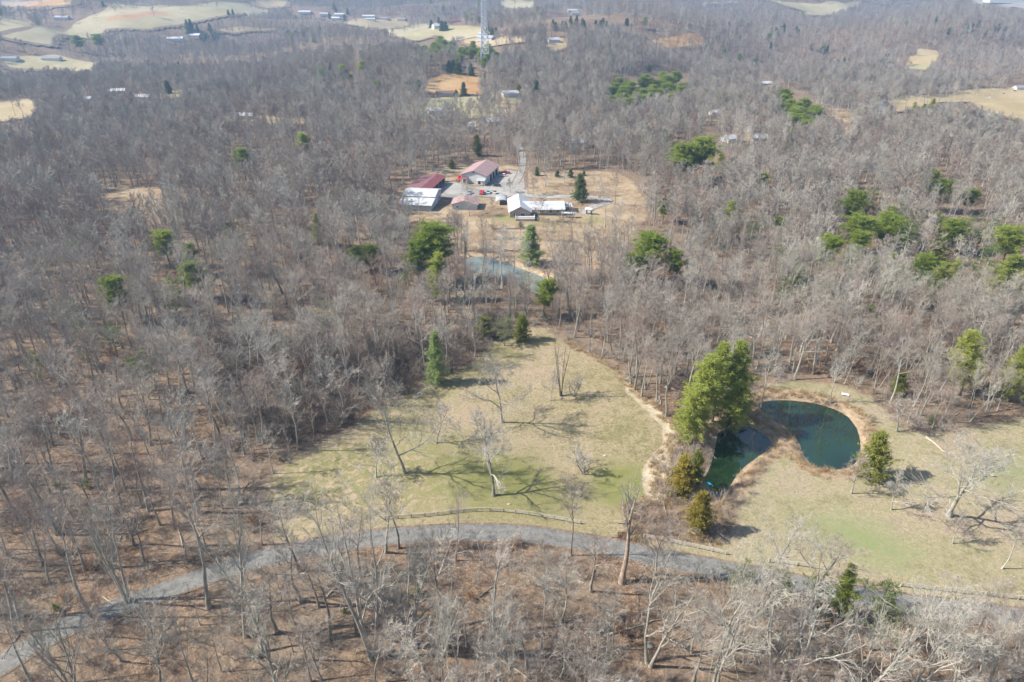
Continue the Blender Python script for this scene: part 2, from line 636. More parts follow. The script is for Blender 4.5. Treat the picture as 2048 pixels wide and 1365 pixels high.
M['bark'] = bark_mat('grey_bark', [(0.20, 0.175, 0.145), (0.31, 0.29, 0.25), (0.42, 0.40, 0.35), (0.54, 0.52, 0.46)])
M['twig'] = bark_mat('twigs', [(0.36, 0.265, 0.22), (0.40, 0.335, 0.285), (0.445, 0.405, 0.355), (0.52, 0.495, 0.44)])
M['pale_bark'] = bark_mat('pale_bark', [(0.35, 0.32, 0.265), (0.43, 0.40, 0.34), (0.53, 0.505, 0.445)])
M['dark_bark'] = bark_mat('dark_bark', [(0.09, 0.07, 0.055), (0.13, 0.105, 0.085), (0.19, 0.16, 0.13)])
M['brush'] = bark_mat('brush_twigs', [(0.30, 0.205, 0.155), (0.38, 0.295, 0.23), (0.45, 0.39, 0.32)])
M['thicket'] = bark_mat('thicket_twigs', [(0.15, 0.115, 0.095), (0.21, 0.17, 0.14), (0.27, 0.235, 0.20)])
M['rust_leaf'] = leaf_mat('dead_leaves', [(0.30, 0.14, 0.06), (0.40, 0.22, 0.11), (0.46, 0.30, 0.17)], 0.25)
M['straw'] = leaf_mat('straw_grass', [(0.46, 0.30, 0.16), (0.54, 0.40, 0.23), (0.60, 0.50, 0.32)], 0.25)
M['pine'] = leaf_mat('pine_needles', [(0.215, 0.285, 0.045), (0.30, 0.375, 0.06), (0.385, 0.445, 0.08)])
M['bright'] = leaf_mat('fresh_needles', [(0.34, 0.395, 0.085), (0.43, 0.475, 0.105), (0.50, 0.52, 0.13)])
M['fir'] = leaf_mat('soft_green_needles', [(0.29, 0.39, 0.15), (0.35, 0.45, 0.18), (0.41, 0.49, 0.21)])
M['cedar'] = leaf_mat('cedar_foliage', [(0.18, 0.205, 0.035), (0.25, 0.27, 0.05), (0.31, 0.32, 0.06)], 0.25)
M['gold_cedar'] = leaf_mat('bronze_cedar_foliage', [(0.28, 0.23, 0.035), (0.37, 0.30, 0.045), (0.42, 0.33, 0.06)], 0.25)
M['spruce'] = leaf_mat('dark_needles', [(0.11, 0.155, 0.055), (0.155, 0.205, 0.07), (0.20, 0.25, 0.085)], 0.2)
M['sparse'] = leaf_mat('pale_needles', [(0.15, 0.20, 0.07), (0.20, 0.25, 0.09), (0.25, 0.29, 0.12)])
M['pond'] = water_mat('pond_water', (0.013, 0.036, 0.016))
M['pond_far'] = water_mat('milky_pond_water', (0.20, 0.235, 0.195), 0.12)
M['old_wood'] = plain('weathered_wood', (0.46, 0.42, 0.35), 0.85, 0.2, 6)
M['log'] = plain('dead_log', (0.45, 0.38, 0.30), 0.9, 0.25, 3)
M['stone'] = plain('mossy_stone', (0.30, 0.285, 0.235), 0.9, 0.3, 1.5)
M['roof_pink'] = ribbed('faded_red_metal', (0.43, 0.28, 0.265), 0.9, 0.5, 1)
M['roof_red'] = ribbed('red_metal', (0.29, 0.085, 0.08), 0.9, 0.45, 1)
M['roof_dark'] = ribbed('rusted_red_metal', (0.22, 0.105, 0.11), 0.9, 0.5, 1, wear=(0.30, 0.22, 0.23))
M['roof_white'] = ribbed('white_metal', (0.60, 0.615, 0.63), 0.6, 0.4, 0)
M['roof_white_y'] = ribbed('white_metal_roof', (0.60, 0.615, 0.63), 0.6, 0.4, 1)
M['roof_grey'] = ribbed('grey_metal_roof', (0.45, 0.46, 0.48), 0.8, 0.5, 1)
M['roof_shingle'] = plain('brown_shingles', (0.15, 0.115, 0.10), 0.9, 0.25, 3)
M['roof_slate'] = plain('grey_shingles', (0.27, 0.26, 0.27), 0.9, 0.2, 3)
M['wall_white'] = plain('white_siding', (0.62, 0.62, 0.60), 0.7, 0.06, 1)
M['wall_grey'] = ribbed('grey_siding', (0.52, 0.56, 0.60), 0.5, 0.6, 0)
M['wall_cream'] = plain('cream_siding', (0.64, 0.57, 0.45), 0.7, 0.08, 1)
M['brick'] = plain('tan_brick', (0.42, 0.345, 0.30), 0.85, 0.2, 5)
M['concrete'] = plain('concrete', (0.50, 0.49, 0.47), 0.85, 0.1, 1)
M['glass'] = plain('dark_glass', (0.03, 0.04, 0.05), 0.1, 0.1, 1, 0.6)
M['dark'] = plain('dark_opening', (0.03, 0.03, 0.03), 0.9, 0.2, 1)
M['white_paint'] = plain('white_paint', (0.78, 0.78, 0.76), 0.5, 0.05, 2)
M['steel'] = plain('galvanised_steel', (0.60, 0.64, 0.68), 0.5, 0.1, 1, 0.4)
M['green_paint'] = plain('lime_green_paint', (0.30, 0.72, 0.03), 0.5, 0.08, 1)
M['car_red'] = plain('red_car_paint', (0.55, 0.025, 0.02), 0.25, 0.04, 1, 0.5)
M['car_white'] = plain('white_car_paint', (0.78, 0.78, 0.77), 0.25, 0.03, 1, 0.5)
M['car_dark'] = plain('charcoal_car_paint', (0.05, 0.055, 0.07), 0.25, 0.05, 1, 0.5)
M['car_blue'] = plain('pale_blue_car_paint', (0.38, 0.45, 0.52), 0.3, 0.05, 1, 0.5)
M['car_tan'] = plain('tan_car_paint', (0.50, 0.45, 0.39), 0.3, 0.05, 1, 0.5)
M['blue_plastic'] = plain('bright_blue_plastic', (0.03, 0.36, 0.62), 0.4, 0.05, 1, 0.4)
M['rubber'] = plain('tyre_rubber', (0.025, 0.025, 0.025), 0.8, 0.1, 2)
M['red_clay'] = plain('orange_clay', (0.52, 0.28, 0.13), 0.9, 0.15, 0.5)

# ---------------------------------------------------------------- ground
MEADOW = poly_at([(1080, 652), (1130, 690), (1180, 712), (1230, 742), (1264, 785), (1300, 812), (1336, 850), (1337, 890), (1312, 915), (1294, 945), (1306, 985), (1275, 1005), (1240, 1010), (1245, 1045), (1252, 1080), (1200, 1085), (1050, 1060), (900, 1060), (760, 1070), (640, 1090), (560, 1100), (535, 1030), (535, 965), (590, 915), (680, 865), (760, 815), (850, 773), (930, 735), (980, 692), (1020, 662)])
LAWN = poly_at([(1500, 790), (1530, 772), (1600, 763), (1690, 772), (1745, 797), (1790, 845), (1830, 865), (1900, 868), (1960, 850), (2048, 835), (2300, 840), (2300, 1260), (2048, 1240), (1800, 1200), (1600, 1165), (1440, 1130), (1300, 1105), (1270, 1090), (1330, 1085), (1440, 1090), (1475, 1055), (1480, 1000), (1460, 985), (1400, 995), (1405, 950), (1430, 880), (1440, 840)])
YARD = poly_at([(800, 445), (850, 455), (905, 478), (918, 505), (960, 500), (1040, 525), (1110, 550), (1180, 545), (1240, 512), (1262, 470), (1292, 440), (1290, 400), (1262, 360), (1230, 345), (1150, 340), (1090, 345), (1060, 345), (1040, 330), (1000, 333), (960, 322), (900, 332), (870, 340), (830, 365), (795, 378), (785, 425)])
LOT = poly_at([(880, 366), (905, 364), (945, 374), (975, 372), (985, 352), (1015, 340), (1045, 345), (1050, 375), (1035, 390), (1000, 397), (960, 392), (900, 397), (880, 390), (866, 378)])
ROAD = spline([flat(*p) for p in [(-120, 1400), (0, 1335), (130, 1258), (300, 1190), (500, 1122), (700, 1084), (850, 1070), (960, 1067), (1060, 1070), (1200, 1090), (1330, 1118), (1500, 1150), (1650, 1180), (1820, 1210), (2048, 1240), (2300, 1275)]], 1.2)
DRIVE = spline([flat(*p) for p in [(1040, 380), (1060, 391), (1100, 395), (1165, 394), (1212, 399), (1208, 408), (1185, 415), (1165, 428)]], 1.5)
ENTRY = spline([flat(*p) for p in [(1030, 368), (1042, 345), (1046, 318), (1040, 295), (1030, 280), (1000, 262), (950, 252)]], 1.5)


def axis_lines(fine0, fine1, step, far0, far1, grow, mx):
    v = list(np.arange(fine0, fine1 + 0.01, step))
    s = step; a = fine1
    while a < far1:
        s = min(s * grow, mx if a < 2600 else 60 if a < 5000 else 400); a += s; v.append(a)
    s = step; a = fine0; w = []
    while a > far0:
        s = min(s * grow, (30 if mx == 30 else 90) if a > -2000 else 400); a -= s; w.append(a)
    return np.array(w[::-1] + v)


GX = axis_lines(-150, 150, 1.5, -12000, 12000, 1.07, 30)
GY = axis_lines(50, 420, 1.5, -6000, 16000, 1.06, 25)
GX = np.unique(np.concatenate([GX, np.arange(39.75, 108, 1.5)]))
GY = np.unique(np.concatenate([GY, np.arange(116.75, 176, 1.5)]))
gx, gy = np.meshgrid(GX, GY)
gz = ground_z(gx, gy)
nx = len(GX)
ii, jj = np.meshgrid(np.arange(len(GY) - 1), np.arange(nx - 1), indexing='ij')
CELL = np.stack([ii * nx + jj, ii * nx + jj + 1, (ii + 1) * nx + jj + 1, (ii + 1) * nx + jj], -1)
g_me = mesh_from('forest_floor', np.stack([gx, gy, gz], -1).reshape(-1, 3), CELL.reshape(-1, 4), [M['litter']], None, True)
structure(new_obj('forest_floor', g_me), 'brown leaf covered forest floor')


def near_sheet(name, poly, mat, dz, soft=4.0, extra=None, label=None):
    """cells of the ground grid inside poly (and a fading rim), laid dz above the ground"""
    P = np.array(poly)
    i0, i1 = np.searchsorted(GY, P[:, 1].min() - soft - 3), np.searchsorted(GY, P[:, 1].max() + soft + 3)
    j0, j1 = np.searchsorted(GX, P[:, 0].min() - soft - 3), np.searchsorted(GX, P[:, 0].max() + soft + 3)
    X, Y, Z = gx[i0:i1, j0:j1], gy[i0:i1, j0:j1], gz[i0:i1, j0:j1]
    sd = sdist(X, Y, poly)
    keep = (sd[:-1, :-1] < soft) | (sd[1:, 1:] < soft)
    n = X.shape[1]
    a, b = np.nonzero(keep)
    q = np.stack([a * n + b, a * n + b + 1, (a + 1) * n + b + 1, (a + 1) * n + b], -1)
    used, inv = np.unique(q, return_inverse=True)
    V = np.stack([X, Y, Z + dz], -1).reshape(-1, 3)[used]
    me = mesh_from(name, V, inv.reshape(q.shape), [mat], None, True)
    attr(me, 'mask', smooth(soft, -soft, sd).ravel()[used])
    for k, fn in (extra or {}).items():
        attr(me, k, fn(V[:, 0], V[:, 1]))
    return structure(new_obj(name, me), label)


def far_sheet(name, px_poly, mat, patch_px=None, dz=0.5, label=None):
    poly = poly_at(px_poly)
    P = np.array(poly)
    d = math.hypot(*P.mean(0))
    step = max(3.0, d / 260)
    soft = step * 1.2
    X, Y = np.meshgrid(np.arange(P[:, 0].min() - 2 * step, P[:, 0].max() + 2 * step, step), np.arange(P[:, 1].min() - 2 * step, P[:, 1].max() + 2 * step, step))
    if X.size > 400000:
        step *= 2
        X, Y = np.meshgrid(np.arange(P[:, 0].min(), P[:, 0].max(), step), np.arange(P[:, 1].min(), P[:, 1].max(), step))
    sd = sdist(X, Y, poly)
    keep = (sd[:-1, :-1] < soft) | (sd[1:, 1:] < soft)
    n = X.shape[1]
    a, b = np.nonzero(keep)
    q = np.stack([a * n + b, a * n + b + 1, (a + 1) * n + b + 1, (a + 1) * n + b], -1)
    used, inv = np.unique(q, return_inverse=True)
    V = np.stack([X, Y, ground_z(X, Y) + dz * (min(.4, d / 1800) if d < 700 else min(3.0, 2.2 * d / 1000))], -1).reshape(-1, 3)[used]
    me = mesh_from(name, V, inv.reshape(q.shape), [mat], None, True)
    attr(me, 'mask', smooth(soft, -soft, sd).ravel()[used])
    if patch_px:
        pv = np.zeros(len(V))
        for pp in patch_px:
            pd = sdist(V[:, 0], V[:, 1], poly_at(pp))
            pv = np.maximum(pv, smooth(step * 3, -step * 3, pd))
        attr(me, 'patch', pv)
    structure(new_obj(name, me), label)
    return poly


def bank_of(x, y):
    d = np.minimum.reduce([sdist(x, y, q) for q in POND])
    return smooth(6.5, 1.5, d)


def blobs(lst):
    """lst of (px,py,radius_m,weight)"""
    C = [(*flat(a, b), r, w) for a, b, r, w in lst]
    return lambda x, y: np.clip(sum(w * np.exp(-((x - cx) ** 2 + (y - cy) ** 2) / (r * r)) for cx, cy, r, w in C), 0, 1)


STRAW = poly_at([(1240, 752), (1268, 782), (1302, 808), (1345, 850), (1350, 890), (1335, 925), (1325, 965), (1330, 995), (1300, 1010), (1290, 985), (1286, 945), (1306, 912), (1328, 890), (1328, 854), (1294, 818), (1258, 788)])
near_sheet('meadow', MEADOW, M['meadow'], 0.03, 4.5, {
    'patch': blobs([(1240, 960, 8, 0.95), (1260, 985, 6, 0.95), (1060, 850, 7, 0.31), (960, 950, 9, 0.34), (1090, 985, 9, 0.34), (760, 950, 10, 0.27), (700, 900, 8, 0.23), (880, 780, 7, 0.38), (950, 760, 6, 0.31), (600, 960, 9, 0.41), (640, 930, 9, 0.41), (1050, 940, 8, 0.41), (900, 930, 14, 0.41), (820, 880, 12, 0.34), (760, 1010, 14, 0.34), (960, 1010, 14, 0.34), (1120, 1030, 10, 0.27)]),
    'leafy': blobs([(700, 990, 14, 1), (780, 930, 10, .8), (620, 900, 10, 1), (560, 1000, 12, 1), (850, 1010, 10, .4)]), 'bank': lambda x, y: smooth(1.6, -.8, sdist(x, y, STRAW))}, 'mown meadow of faded green and tan grass')
near_sheet('lawn', LAWN, M['lawn'], 0.03, 4.0, {
    'patch': blobs([(1720, 1075, 9, .42), (1690, 1050, 7, .25), (1775, 1105, 9, .35), (1640, 1085, 8, .2), (1980, 960, 8, .5), (2020, 930, 7, .5), (1500, 1110, 5, .3), (1600, 995, 3, .2), (1560, 1010, 8, .2), (1850, 1100, 9, .2)]), 'bank': bank_of}, 'pale short lawn beside the two ponds')
near_sheet('dry_bank', STRAW, M['bank'], 0.014, 1.6, None, 'pale strip of dry straw along the right edge of the meadow')
near_sheet('yard', YARD, M['yard'], 0.03, 5.0, {
    'patch': blobs([(1010, 438, 9, .7), (1100, 447, 14, .45), (1190, 438, 8, .6), (960, 402, 8, .4)]), 'bank': bank_of}, 'dry brown grass yard around the house')
near_sheet('gravel_lot', LOT, M['gravel'], 0.06, 1.6, None, 'pale gravel lot between the farm buildings')
for i, q in enumerate(POND):
    c = np.array(q).mean(0)
    X = np.array([p[0] for p in q]); Y = np.array([p[1] for p in q])
    out = np.stack([c[0] + (X - c[0]) * 1.06, c[1] + (Y - c[1]) * 1.06], -1)
    V = np.concatenate([[[c[0], c[1]]], out]); V = np.concatenate([V, np.full((len(V), 1), -POND_DROP[i] + 0.02)], 1)
    k = len(out)
    me = mesh_from('pond', V, np.array([(0, 1 + a, 1 + (a + 1) % k) for a in range(k)]), [M['pond_far'] if i == 2 else M['pond']])
    structure(new_obj('pond', me), ('still dark green pond left of the causeway', 'larger green pond with tree reflections', 'milky blue green pond below the house')[i])


def ribbon(name, line, width, mat, dz, label, soft=0.7):
    t = np.gradient(line, axis=0); t /= np.linalg.norm(t, axis=1, keepdims=True)
    nrm = np.stack([-t[:, 1], t[:, 0]], 1)
    hw = width / 2
    offs = np.array([-hw - soft, -hw - soft * .4, -hw, -hw * .5, 0, hw * .5, hw, hw + soft * .4, hw + soft])
    wig = 0.25 * sines(9, 4, 14, line[:, 0], line[:, 1])
    P = line[:, None, :] + nrm[:, None, :] * (offs[None, :, None] * (1 + 0.08 * wig[:, None, None]))
    Z = ground_z(P[..., 0], P[..., 1]) + dz
    V = np.concatenate([P, Z[..., None]], -1).reshape(-1, 3)
    m = len(offs)
    i, j = np.meshgrid(np.arange(len(line) - 1), np.arange(m - 1), indexing='ij')
    q = np.stack([i * m + j, i * m + j + 1, (i + 1) * m + j + 1, (i + 1) * m + j], -1).reshape(-1, 4)
    me = mesh_from(name, V, q, [mat], None, True)
    attr(me, 'mask', np.tile([0, .35, .75, 1, 1, 1, .75, .35, 0], len(line)))
    attr(me, 'patch', np.tile([0, 0, .1, .55, .05, .55, .1, 0, 0], len(line)))
    return structure(new_obj(name, me), label)


ribbon('road', ROAD, 4.3, M['asphalt'], 0.09, 'narrow grey asphalt lane curving through the woods')
ribbon('driveway', DRIVE, 4.6, M['gravel'], 0.10, 'gravel driveway looping behind the house')
ribbon('driveway', ENTRY[:int(len(ENTRY) * .62)], 3.4, M['gravel'], 0.11, 'gravel driveway coming out of the trees behind the workshop')

FIELDS = [
    ('pasture', [(0, 76), (60, 62), (150, 48), (205, 25), (300, 14), (420, 7), (490, 8), (545, 24), (470, 30), (410, 40), (355, 52), (300, 60), (210, 60), (110, 72), (100, 92), (60, 86)], 'field_green', [[(210, 38), (260, 30), (335, 24), (335, 32), (270, 42), (215, 44)]], 'long pale green bare hillside pasture'),
    ('clay_field', [(0, 4), (60, 1), (115, 0), (145, 10), (100, 15), (50, 15), (0, 14)], 'field_orange', None, 'orange clay field on the skyline'),
    ('field', [(-60, 208), (0, 204), (60, 199), (78, 212), (62, 236), (0, 246), (-60, 250)], 'field_tan', None, 'tan field edge at the left side of the view'),
    ('clay_field', [(850, 184), (860, 160), (890, 150), (962, 144), (958, 165), (968, 190), (900, 192)], 'field_orange', None, 'orange clay field behind the brown house'),
    ('pasture', [(775, 66), (800, 56), (830, 50), (870, 48), (905, 54), (962, 56), (962, 74), (930, 80), (870, 72), (832, 84), (800, 76)], 'field_green', None, 'pale pasture on the hill with a white house'),
    ('pasture', [(1000, 4), (1030, 0), (1070, 0), (1066, 16), (1010, 16)], 'field_green', None, 'small pale green pasture near the skyline'),
    ('clay_field', [(1262, 95), (1290, 83), (1345, 76), (1400, 69), (1412, 92), (1330, 99)], 'field_orange', None, 'tan clay field among grey woods'),
    ('pasture', [(1525, 0), (1590, 7), (1640, 10), (1725, 3), (1700, 14), (1648, 32), (1610, 32), (1615, 24), (1575, 15)], 'field_green', None, 'winding pale pasture far away at the right'),
    ('field', [(1810, 139), (1836, 99), (1882, 105), (1872, 122), (1852, 142)], 'field_tan', [[(1815, 132), (1860, 132), (1850, 142), (1812, 140)]], 'small bright clearing in the distant woods'),
    ('field', [(1775, 206), (1800, 195), (1870, 191), (1940, 180), (2048, 177), (2300, 176), (2300, 262), (2048, 245), (1990, 228), (1960, 222), (1900, 206), (1850, 214), (1790, 226)], 'field_tan', None, 'tan ridge field with parked cars at the right'),
    ('field', [(1405, 236), (1440, 224), (1482, 240), (1502, 262), (1536, 268), (1530, 288), (1458, 290), (1448, 262)], 'yard', None, 'brown farmyard around the white sheds'),
    ('pasture', [(0, 120), (60, 114), (115, 112), (190, 128), (182, 146), (100, 140), (20, 136)], 'field_green', None, 'grass around the houses at the far left'),
    ('pasture', [(-40, 52), (0, 46), (66, 41), (62, 56), (0, 66), (-40, 66)], 'field_green', None, 'pale field strip at the far left edge'),
    ('field', [(205, 392), (255, 374), (322, 380), (332, 400), (262, 428), (212, 424)], 'yard', None, 'small brown glade in the left woods'),
    ('field', [(430, 62), (500, 56), (562, 56), (530, 63), (470, 67)], 'field_tan', None, 'narrow tan field below the hill pasture'),
    ('field', [(800, 202), (860, 194), (1030, 190), (1052, 206), (1020, 232), (900, 240), (800, 250)], 'field_tan', [[(800, 202), (1000, 194), (1000, 235), (800, 245)]], 'pale grass around the houses beyond the woods'),
    ('field', [(690, 45), (720, 38), (800, 36), (820, 50), (775, 60), (700, 52)], 'field_tan', None, 'pale grass around the distant cottages'),
    ('field', [(500, 10), (545, 2), (590, 4), (570, 14), (530, 18)], 'field_tan', None, 'small tan field beyond the hill pasture'),
    ('field', [(440, 235), (490, 228), (612, 240), (610, 248), (480, 250)], 'field_tan', None, 'tan strip beside a pale road in the left woods'),
    ('field', [(320, 190), (360, 180), (385, 182), (360, 196), (325, 198)], 'field_tan', None, 'small tan lot beside the white trailers'),
    ('paved_yard', [(1935, 0), (2048, 20), (2120, 30), (2120, 6), (2048, -2)], 'gravel', None, 'pale paved yard by the distant warehouse'),
    ('field', [(1640, 215), (1700, 222), (1712, 240), (1690, 246), (1655, 232)], 'yard', None, 'brown scrub clearing left of the ridge field'),
    ('field', [(1515, 164), (1552, 172), (1550, 180), (1520, 176)], 'field_tan', None, 'tan lot around a small cream building'),
    ('paved_lane', [(56, 168), (74, 166), (100, 190), (140, 196), (138, 201), (84, 196), (62, 182)], 'gravel', None, 'pale lane bending through the left woods'),
    ('paved_lane', [(1755, 208), (1768, 200), (1776, 203), (1766, 230), (1754, 238)], 'gravel', None, 'pale track dropping from the ridge field'),
    ('field', [(920, 78), (1040, 78), (1060, 84), (1000, 92), (930, 88)], 'field_tan', None, 'pale lot beside the mast houses'),
    ('field', [(1095, 80), (1128, 78), (1135, 96), (1110, 104), (1096, 96)], 'field_tan', None, 'tan lot round a lone house right of the mast'),
]
CLEAR_PX = []
for nm, px, mt, pt, lb in FIELDS:
    far_sheet(nm, px, M[mt], pt, 0.5, lb)
    CLEAR_PX.append(px)

# ---------------------------------------------------------------- trees
def unit(v):
    return v / (np.linalg.norm(v) + 1e-9)


def rand_perp(g, d):
    a = g.normal(size=3)
    a -= d * a.dot(d)
    return unit(a)


def grow(g, start, d, length, segs, wander, up):
    """a crooked path of segs steps"""
    P = [np.array(start, float)]
    d = unit(np.array(d, float))
    st = length / segs
    for i in range(segs):
        d = unit(d + g.normal(size=3) * wander + np.array((0, 0, up)))
        P.append(P[-1] + d * st)
    return np.array(P)


def bare_tree(seed, H=20., r0=.22, clear=.42, limbs=13, ang=(35, 60), spread=.30, lv=(6, 5, 3), twig_r=.012, crook=.12,
              up=.08, stems=1, lean=0.0, sides=(7, 5, 3), broken=False):
    """two MBs: trunk with limbs, crown of branches and twigs; nominal height H"""
    g = np.random.default_rng(seed)
    T, C = MB(), MB()
    for s in range(stems):
        if stems > 1:
            az = 2 * math.pi * s / stems + g.uniform(-.5, .5)
            d0 = np.array((math.cos(az) * .22, math.sin(az) * .22, 1)); st = np.array((math.cos(az), math.sin(az), 0)) * r0 * .8
            hh = H * g.uniform(.8, 1); rr = r0 * .75
        else:
            d0 = np.array((g.normal() * .03 + lean, g.normal() * .03, 1)); st = np.zeros(3); hh = H; rr = r0
        st[2] = -0.3
        P = grow(g, st, d0, hh * .95, 9, crook * .4, .10)
        rad = rr * (1 - np.linspace(0, 1, 10) ** 0.9 * .93)
        rad[0] *= 1.5
        if broken:
            rad = np.maximum(rad, rr * .45); P = P[:7]; rad = rad[:7]
        T.tube(P, rad, sides[0], cap=False)
        nl = max(3, int(limbs / stems ** .6))
        for i in range(nl):
            t = clear + (0.96 - clear) * ((i + g.uniform(.1, .9)) / nl)
            if broken:
                t = .5 + .5 * (i + .5) / nl
            f = t * (len(P) - 1); k = min(int(f), len(P) - 2)
            p = P[k] + (P[k + 1] - P[k]) * (f - k)
            tr = np.interp(f, np.arange(len(rad)), rad)
            rel = (t - clear) / (0.96 - clear)
            az = i * 2.4 + g.uniform(-.5, .5)
            a = R(g.uniform(*ang)) * (1 - .35 * rel)
            d = np.array((math.cos(az) * math.sin(a), math.sin(az) * math.sin(a), math.cos(a)))
            L = spread * hh * (1.05 - .62 * rel) * g.uniform(.65, 1.2)
            lr = min(tr * .62, .022 * L + .03)
            B = grow(g, p, d, L, 6, crook, up)
            br = np.linspace(lr, lr * .25, 7)
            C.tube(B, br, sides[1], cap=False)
            n2 = max(2, int(lv[0] * g.uniform(.7, 1.2)))
            for j in range(n2):
                tj = .22 + .78 * (j + g.uniform(.2, .8)) / n2
                fj = tj * 6; kj = min(int(fj), 5)
                pj = B[kj] + (B[kj + 1] - B[kj]) * (fj - kj)
                dj = unit(unit(B[kj + 1] - B[kj]) + rand_perp(g, unit(B[kj + 1] - B[kj])) * g.uniform(.6, 1.1))
                L2 = L * g.uniform(.28, .5) * (1.1 - .5 * tj)
                r2 = max(twig_r, lr * (1 - .75 * tj) * .62)
                S = grow(g, pj, dj, L2, 4, crook * 1.3, up * .8)
                C.tube(S, np.linspace(r2, max(twig_r * .6, r2 * .35), 5), max(3, sides[2]), cap=False)
                for m in range(lv[1]):
                    tm = .2 + .8 * (m + g.uniform(0, .9)) / lv[1]
                    fm = tm * 4; km = min(int(fm), 3)
                    pm = S[km] + (S[km + 1] - S[km]) * (fm - km)
                    dm = unit(unit(S[km + 1] - S[km]) + rand_perp(g, unit(S[km + 1] - S[km])) * g.uniform(.5, 1.0) + np.array((0, 0, .15)))
                    L3 = L2 * g.uniform(.35, .65)
                    W = grow(g, pm, dm, L3, 2, crook * 1.4, up)
                    C.tube(W, [twig_r, twig_r * .85, twig_r * .5], 3, cap=False)
                    for q in range(lv[2]):
                        tq = .25 + .7 * g.uniform()
                        pq = W[0] + (W[2] - W[0]) * tq
                        dq = unit(unit(W[2] - W[0]) + rand_perp(g, unit(W[2] - W[0])) * g.uniform(.4, .9) + np.array((0, 0, .12)))
                        L4 = L3 * g.uniform(.4, .8)
                        C.tube(np.array([pq, pq + dq * L4]), [twig_r * .8, twig_r * .4], 3, cap=False)
    return T, C


def spray(g, centers, out_dirs, n, length, width):
    """needle sprays: n thin triangles round each centre"""
    c = np.repeat(centers, n, 0); o = np.repeat(out_dirs, n, 0)
    k = len(c)
    d = g.normal(size=(k, 3)) * .75 + o
    d /= np.linalg.norm(d, axis=1, keepdims=True)
    s = np.cross(d, g.normal(size=(k, 3)))
    s /= np.linalg.norm(s, axis=1, keepdims=True) + 1e-9
    L = length * g.uniform(.6, 1.25, (k, 1)); W = width * g.uniform(.7, 1.3, (k, 1))
    b = c + g.normal(size=(k, 3)) * length * .35
    V = np.stack([b - s * W * .5, b + s * W * .5, b + d * L], 1).reshape(-1, 3)
    return V, np.arange(3 * k).reshape(-1, 3)


def evergreen(seed, H=18., width=6., start=.35, shape='round', whorl=.75, per=5, tufts=6, n=11, needle=.55, nw=.20, droop=-.05, gap=.15, r0=.2):
    g = np.random.default_rng(seed)
    T, C = MB(), MB()
    P = grow(g, (0, 0, -.3), (g.normal() * .02, g.normal() * .02, 1), H * .97, 8, .02, .1)
    T.tube(P, r0 * (1 - np.linspace(0, 1, 9) * .9), 6, cap=False)
    z = H * start
    cen, outd = [], []
    ph = g.uniform(0, 6.28)
    while z < H * .98:
        rel = (z - H * start) / (H * (1 - start))
        if shape == 'round':
            prof = math.sqrt(max(0.05, 1 - (1.55 * rel - .55) ** 2)) if rel > .36 else .55 + 1.2 * rel
        elif shape == 'cone':
            prof = (1 - rel) ** .8 * .95 + .06
        else:                                                   # egg: dense, pointed
            prof = (1 - rel) ** .62 * min(1, .62 + 2.2 * rel) + .04
        for i in range(per):
            if g.uniform() < gap:
                continue
            az = g.uniform(0, 2 * math.pi)
            L = width / 2 * min(1, prof) * g.uniform(.5, 1.15) * (1 + .22 * math.sin(2 * az + z * 1.3 + ph) + .15 * math.sin(5 * az - z * 2.1))
            f = min(z / (H * .97) * 8, 7.99); k = int(f)
            p = P[k] + (P[k + 1] - P[k]) * (f - k)
            d = np.array((math.cos(az), math.sin(az), g.uniform(.0, .35) + droop))
            B = grow(g, p, d, max(.3, L), 3, .1, .04 if shape == 'round' else .0)
            T.tube(B, np.linspace(.012 * L + .015, .008, 4), 3, cap=False)
            m = max(1, int(tufts * (.4 + .6 * L / (width / 2))))
            for j in range(m):
                t = (.25 if shape == 'round' else .12) + .8 * (j + g.uniform(.1, .9)) / m
                f2 = min(t, .999) * 3; k2 = int(f2)
                c = B[k2] + (B[k2 + 1] - B[k2]) * (f2 - k2) + g.normal(size=3) * np.array((.22, .22, .10)) * width / 6
                cen.append(c); outd.append(unit(d + np.array((0, 0, .35))))
        z += whorl * g.uniform(.7, 1.3) * (1 - .4 * rel)
    V, F = spray(g, np.array(cen), np.array(outd), n, needle, nw)
    C.add(V, (), F)
    return T, C


def shrub(seed, H=3.2, stems=14, twig_r=.012, spread=.45, kids=6, leaf=None):
    g = np.random.default_rng(seed)
    C = MB()
    tips = []
    for i in range(stems):
        az = g.uniform(0, 6.28); a = g.uniform(.05, spread) * 1.6
        d = (math.cos(az) * math.sin(a), math.sin(az) * math.sin(a), math.cos(a))
        B = grow(g, (g.normal() * .25, g.normal() * .25, -.1), d, H * g.uniform(.6, 1.1), 4, .15, .03)
        C.tube(B, np.linspace(twig_r * 2.2, twig_r * .8, 5), 3, cap=False)
        for j in range(kids):
            k = g.integers(1, 4)
            dj = unit(unit(B[k + 1] - B[k]) + rand_perp(g, unit(B[k + 1] - B[k])) * g.uniform(.5, 1.1))
            W = grow(g, B[k] + (B[k + 1] - B[k]) * g.uniform(), dj, H * g.uniform(.2, .45), 2, .2, .03)
            C.tube(W, [twig_r, twig_r * .8, twig_r * .4], 3, cap=False)
            dq = unit(unit(W[2] - W[0]) + rand_perp(g, unit(W[2] - W[0])) * .8)
            C.tube(np.array([W[1], W[1] + dq * H * .18]), [twig_r * .8, twig_r * .4], 3, cap=False)
            tips.append(W[1]); tips.append(W[2])
    if leaf:
        tips = np.array(tips)
        V, F = spray(g, tips, np.tile((0, 0, .3), (len(tips), 1)), leaf, .22, .16)
        L = MB(); L.add(V, (), F)
        return C, L
    return C, None


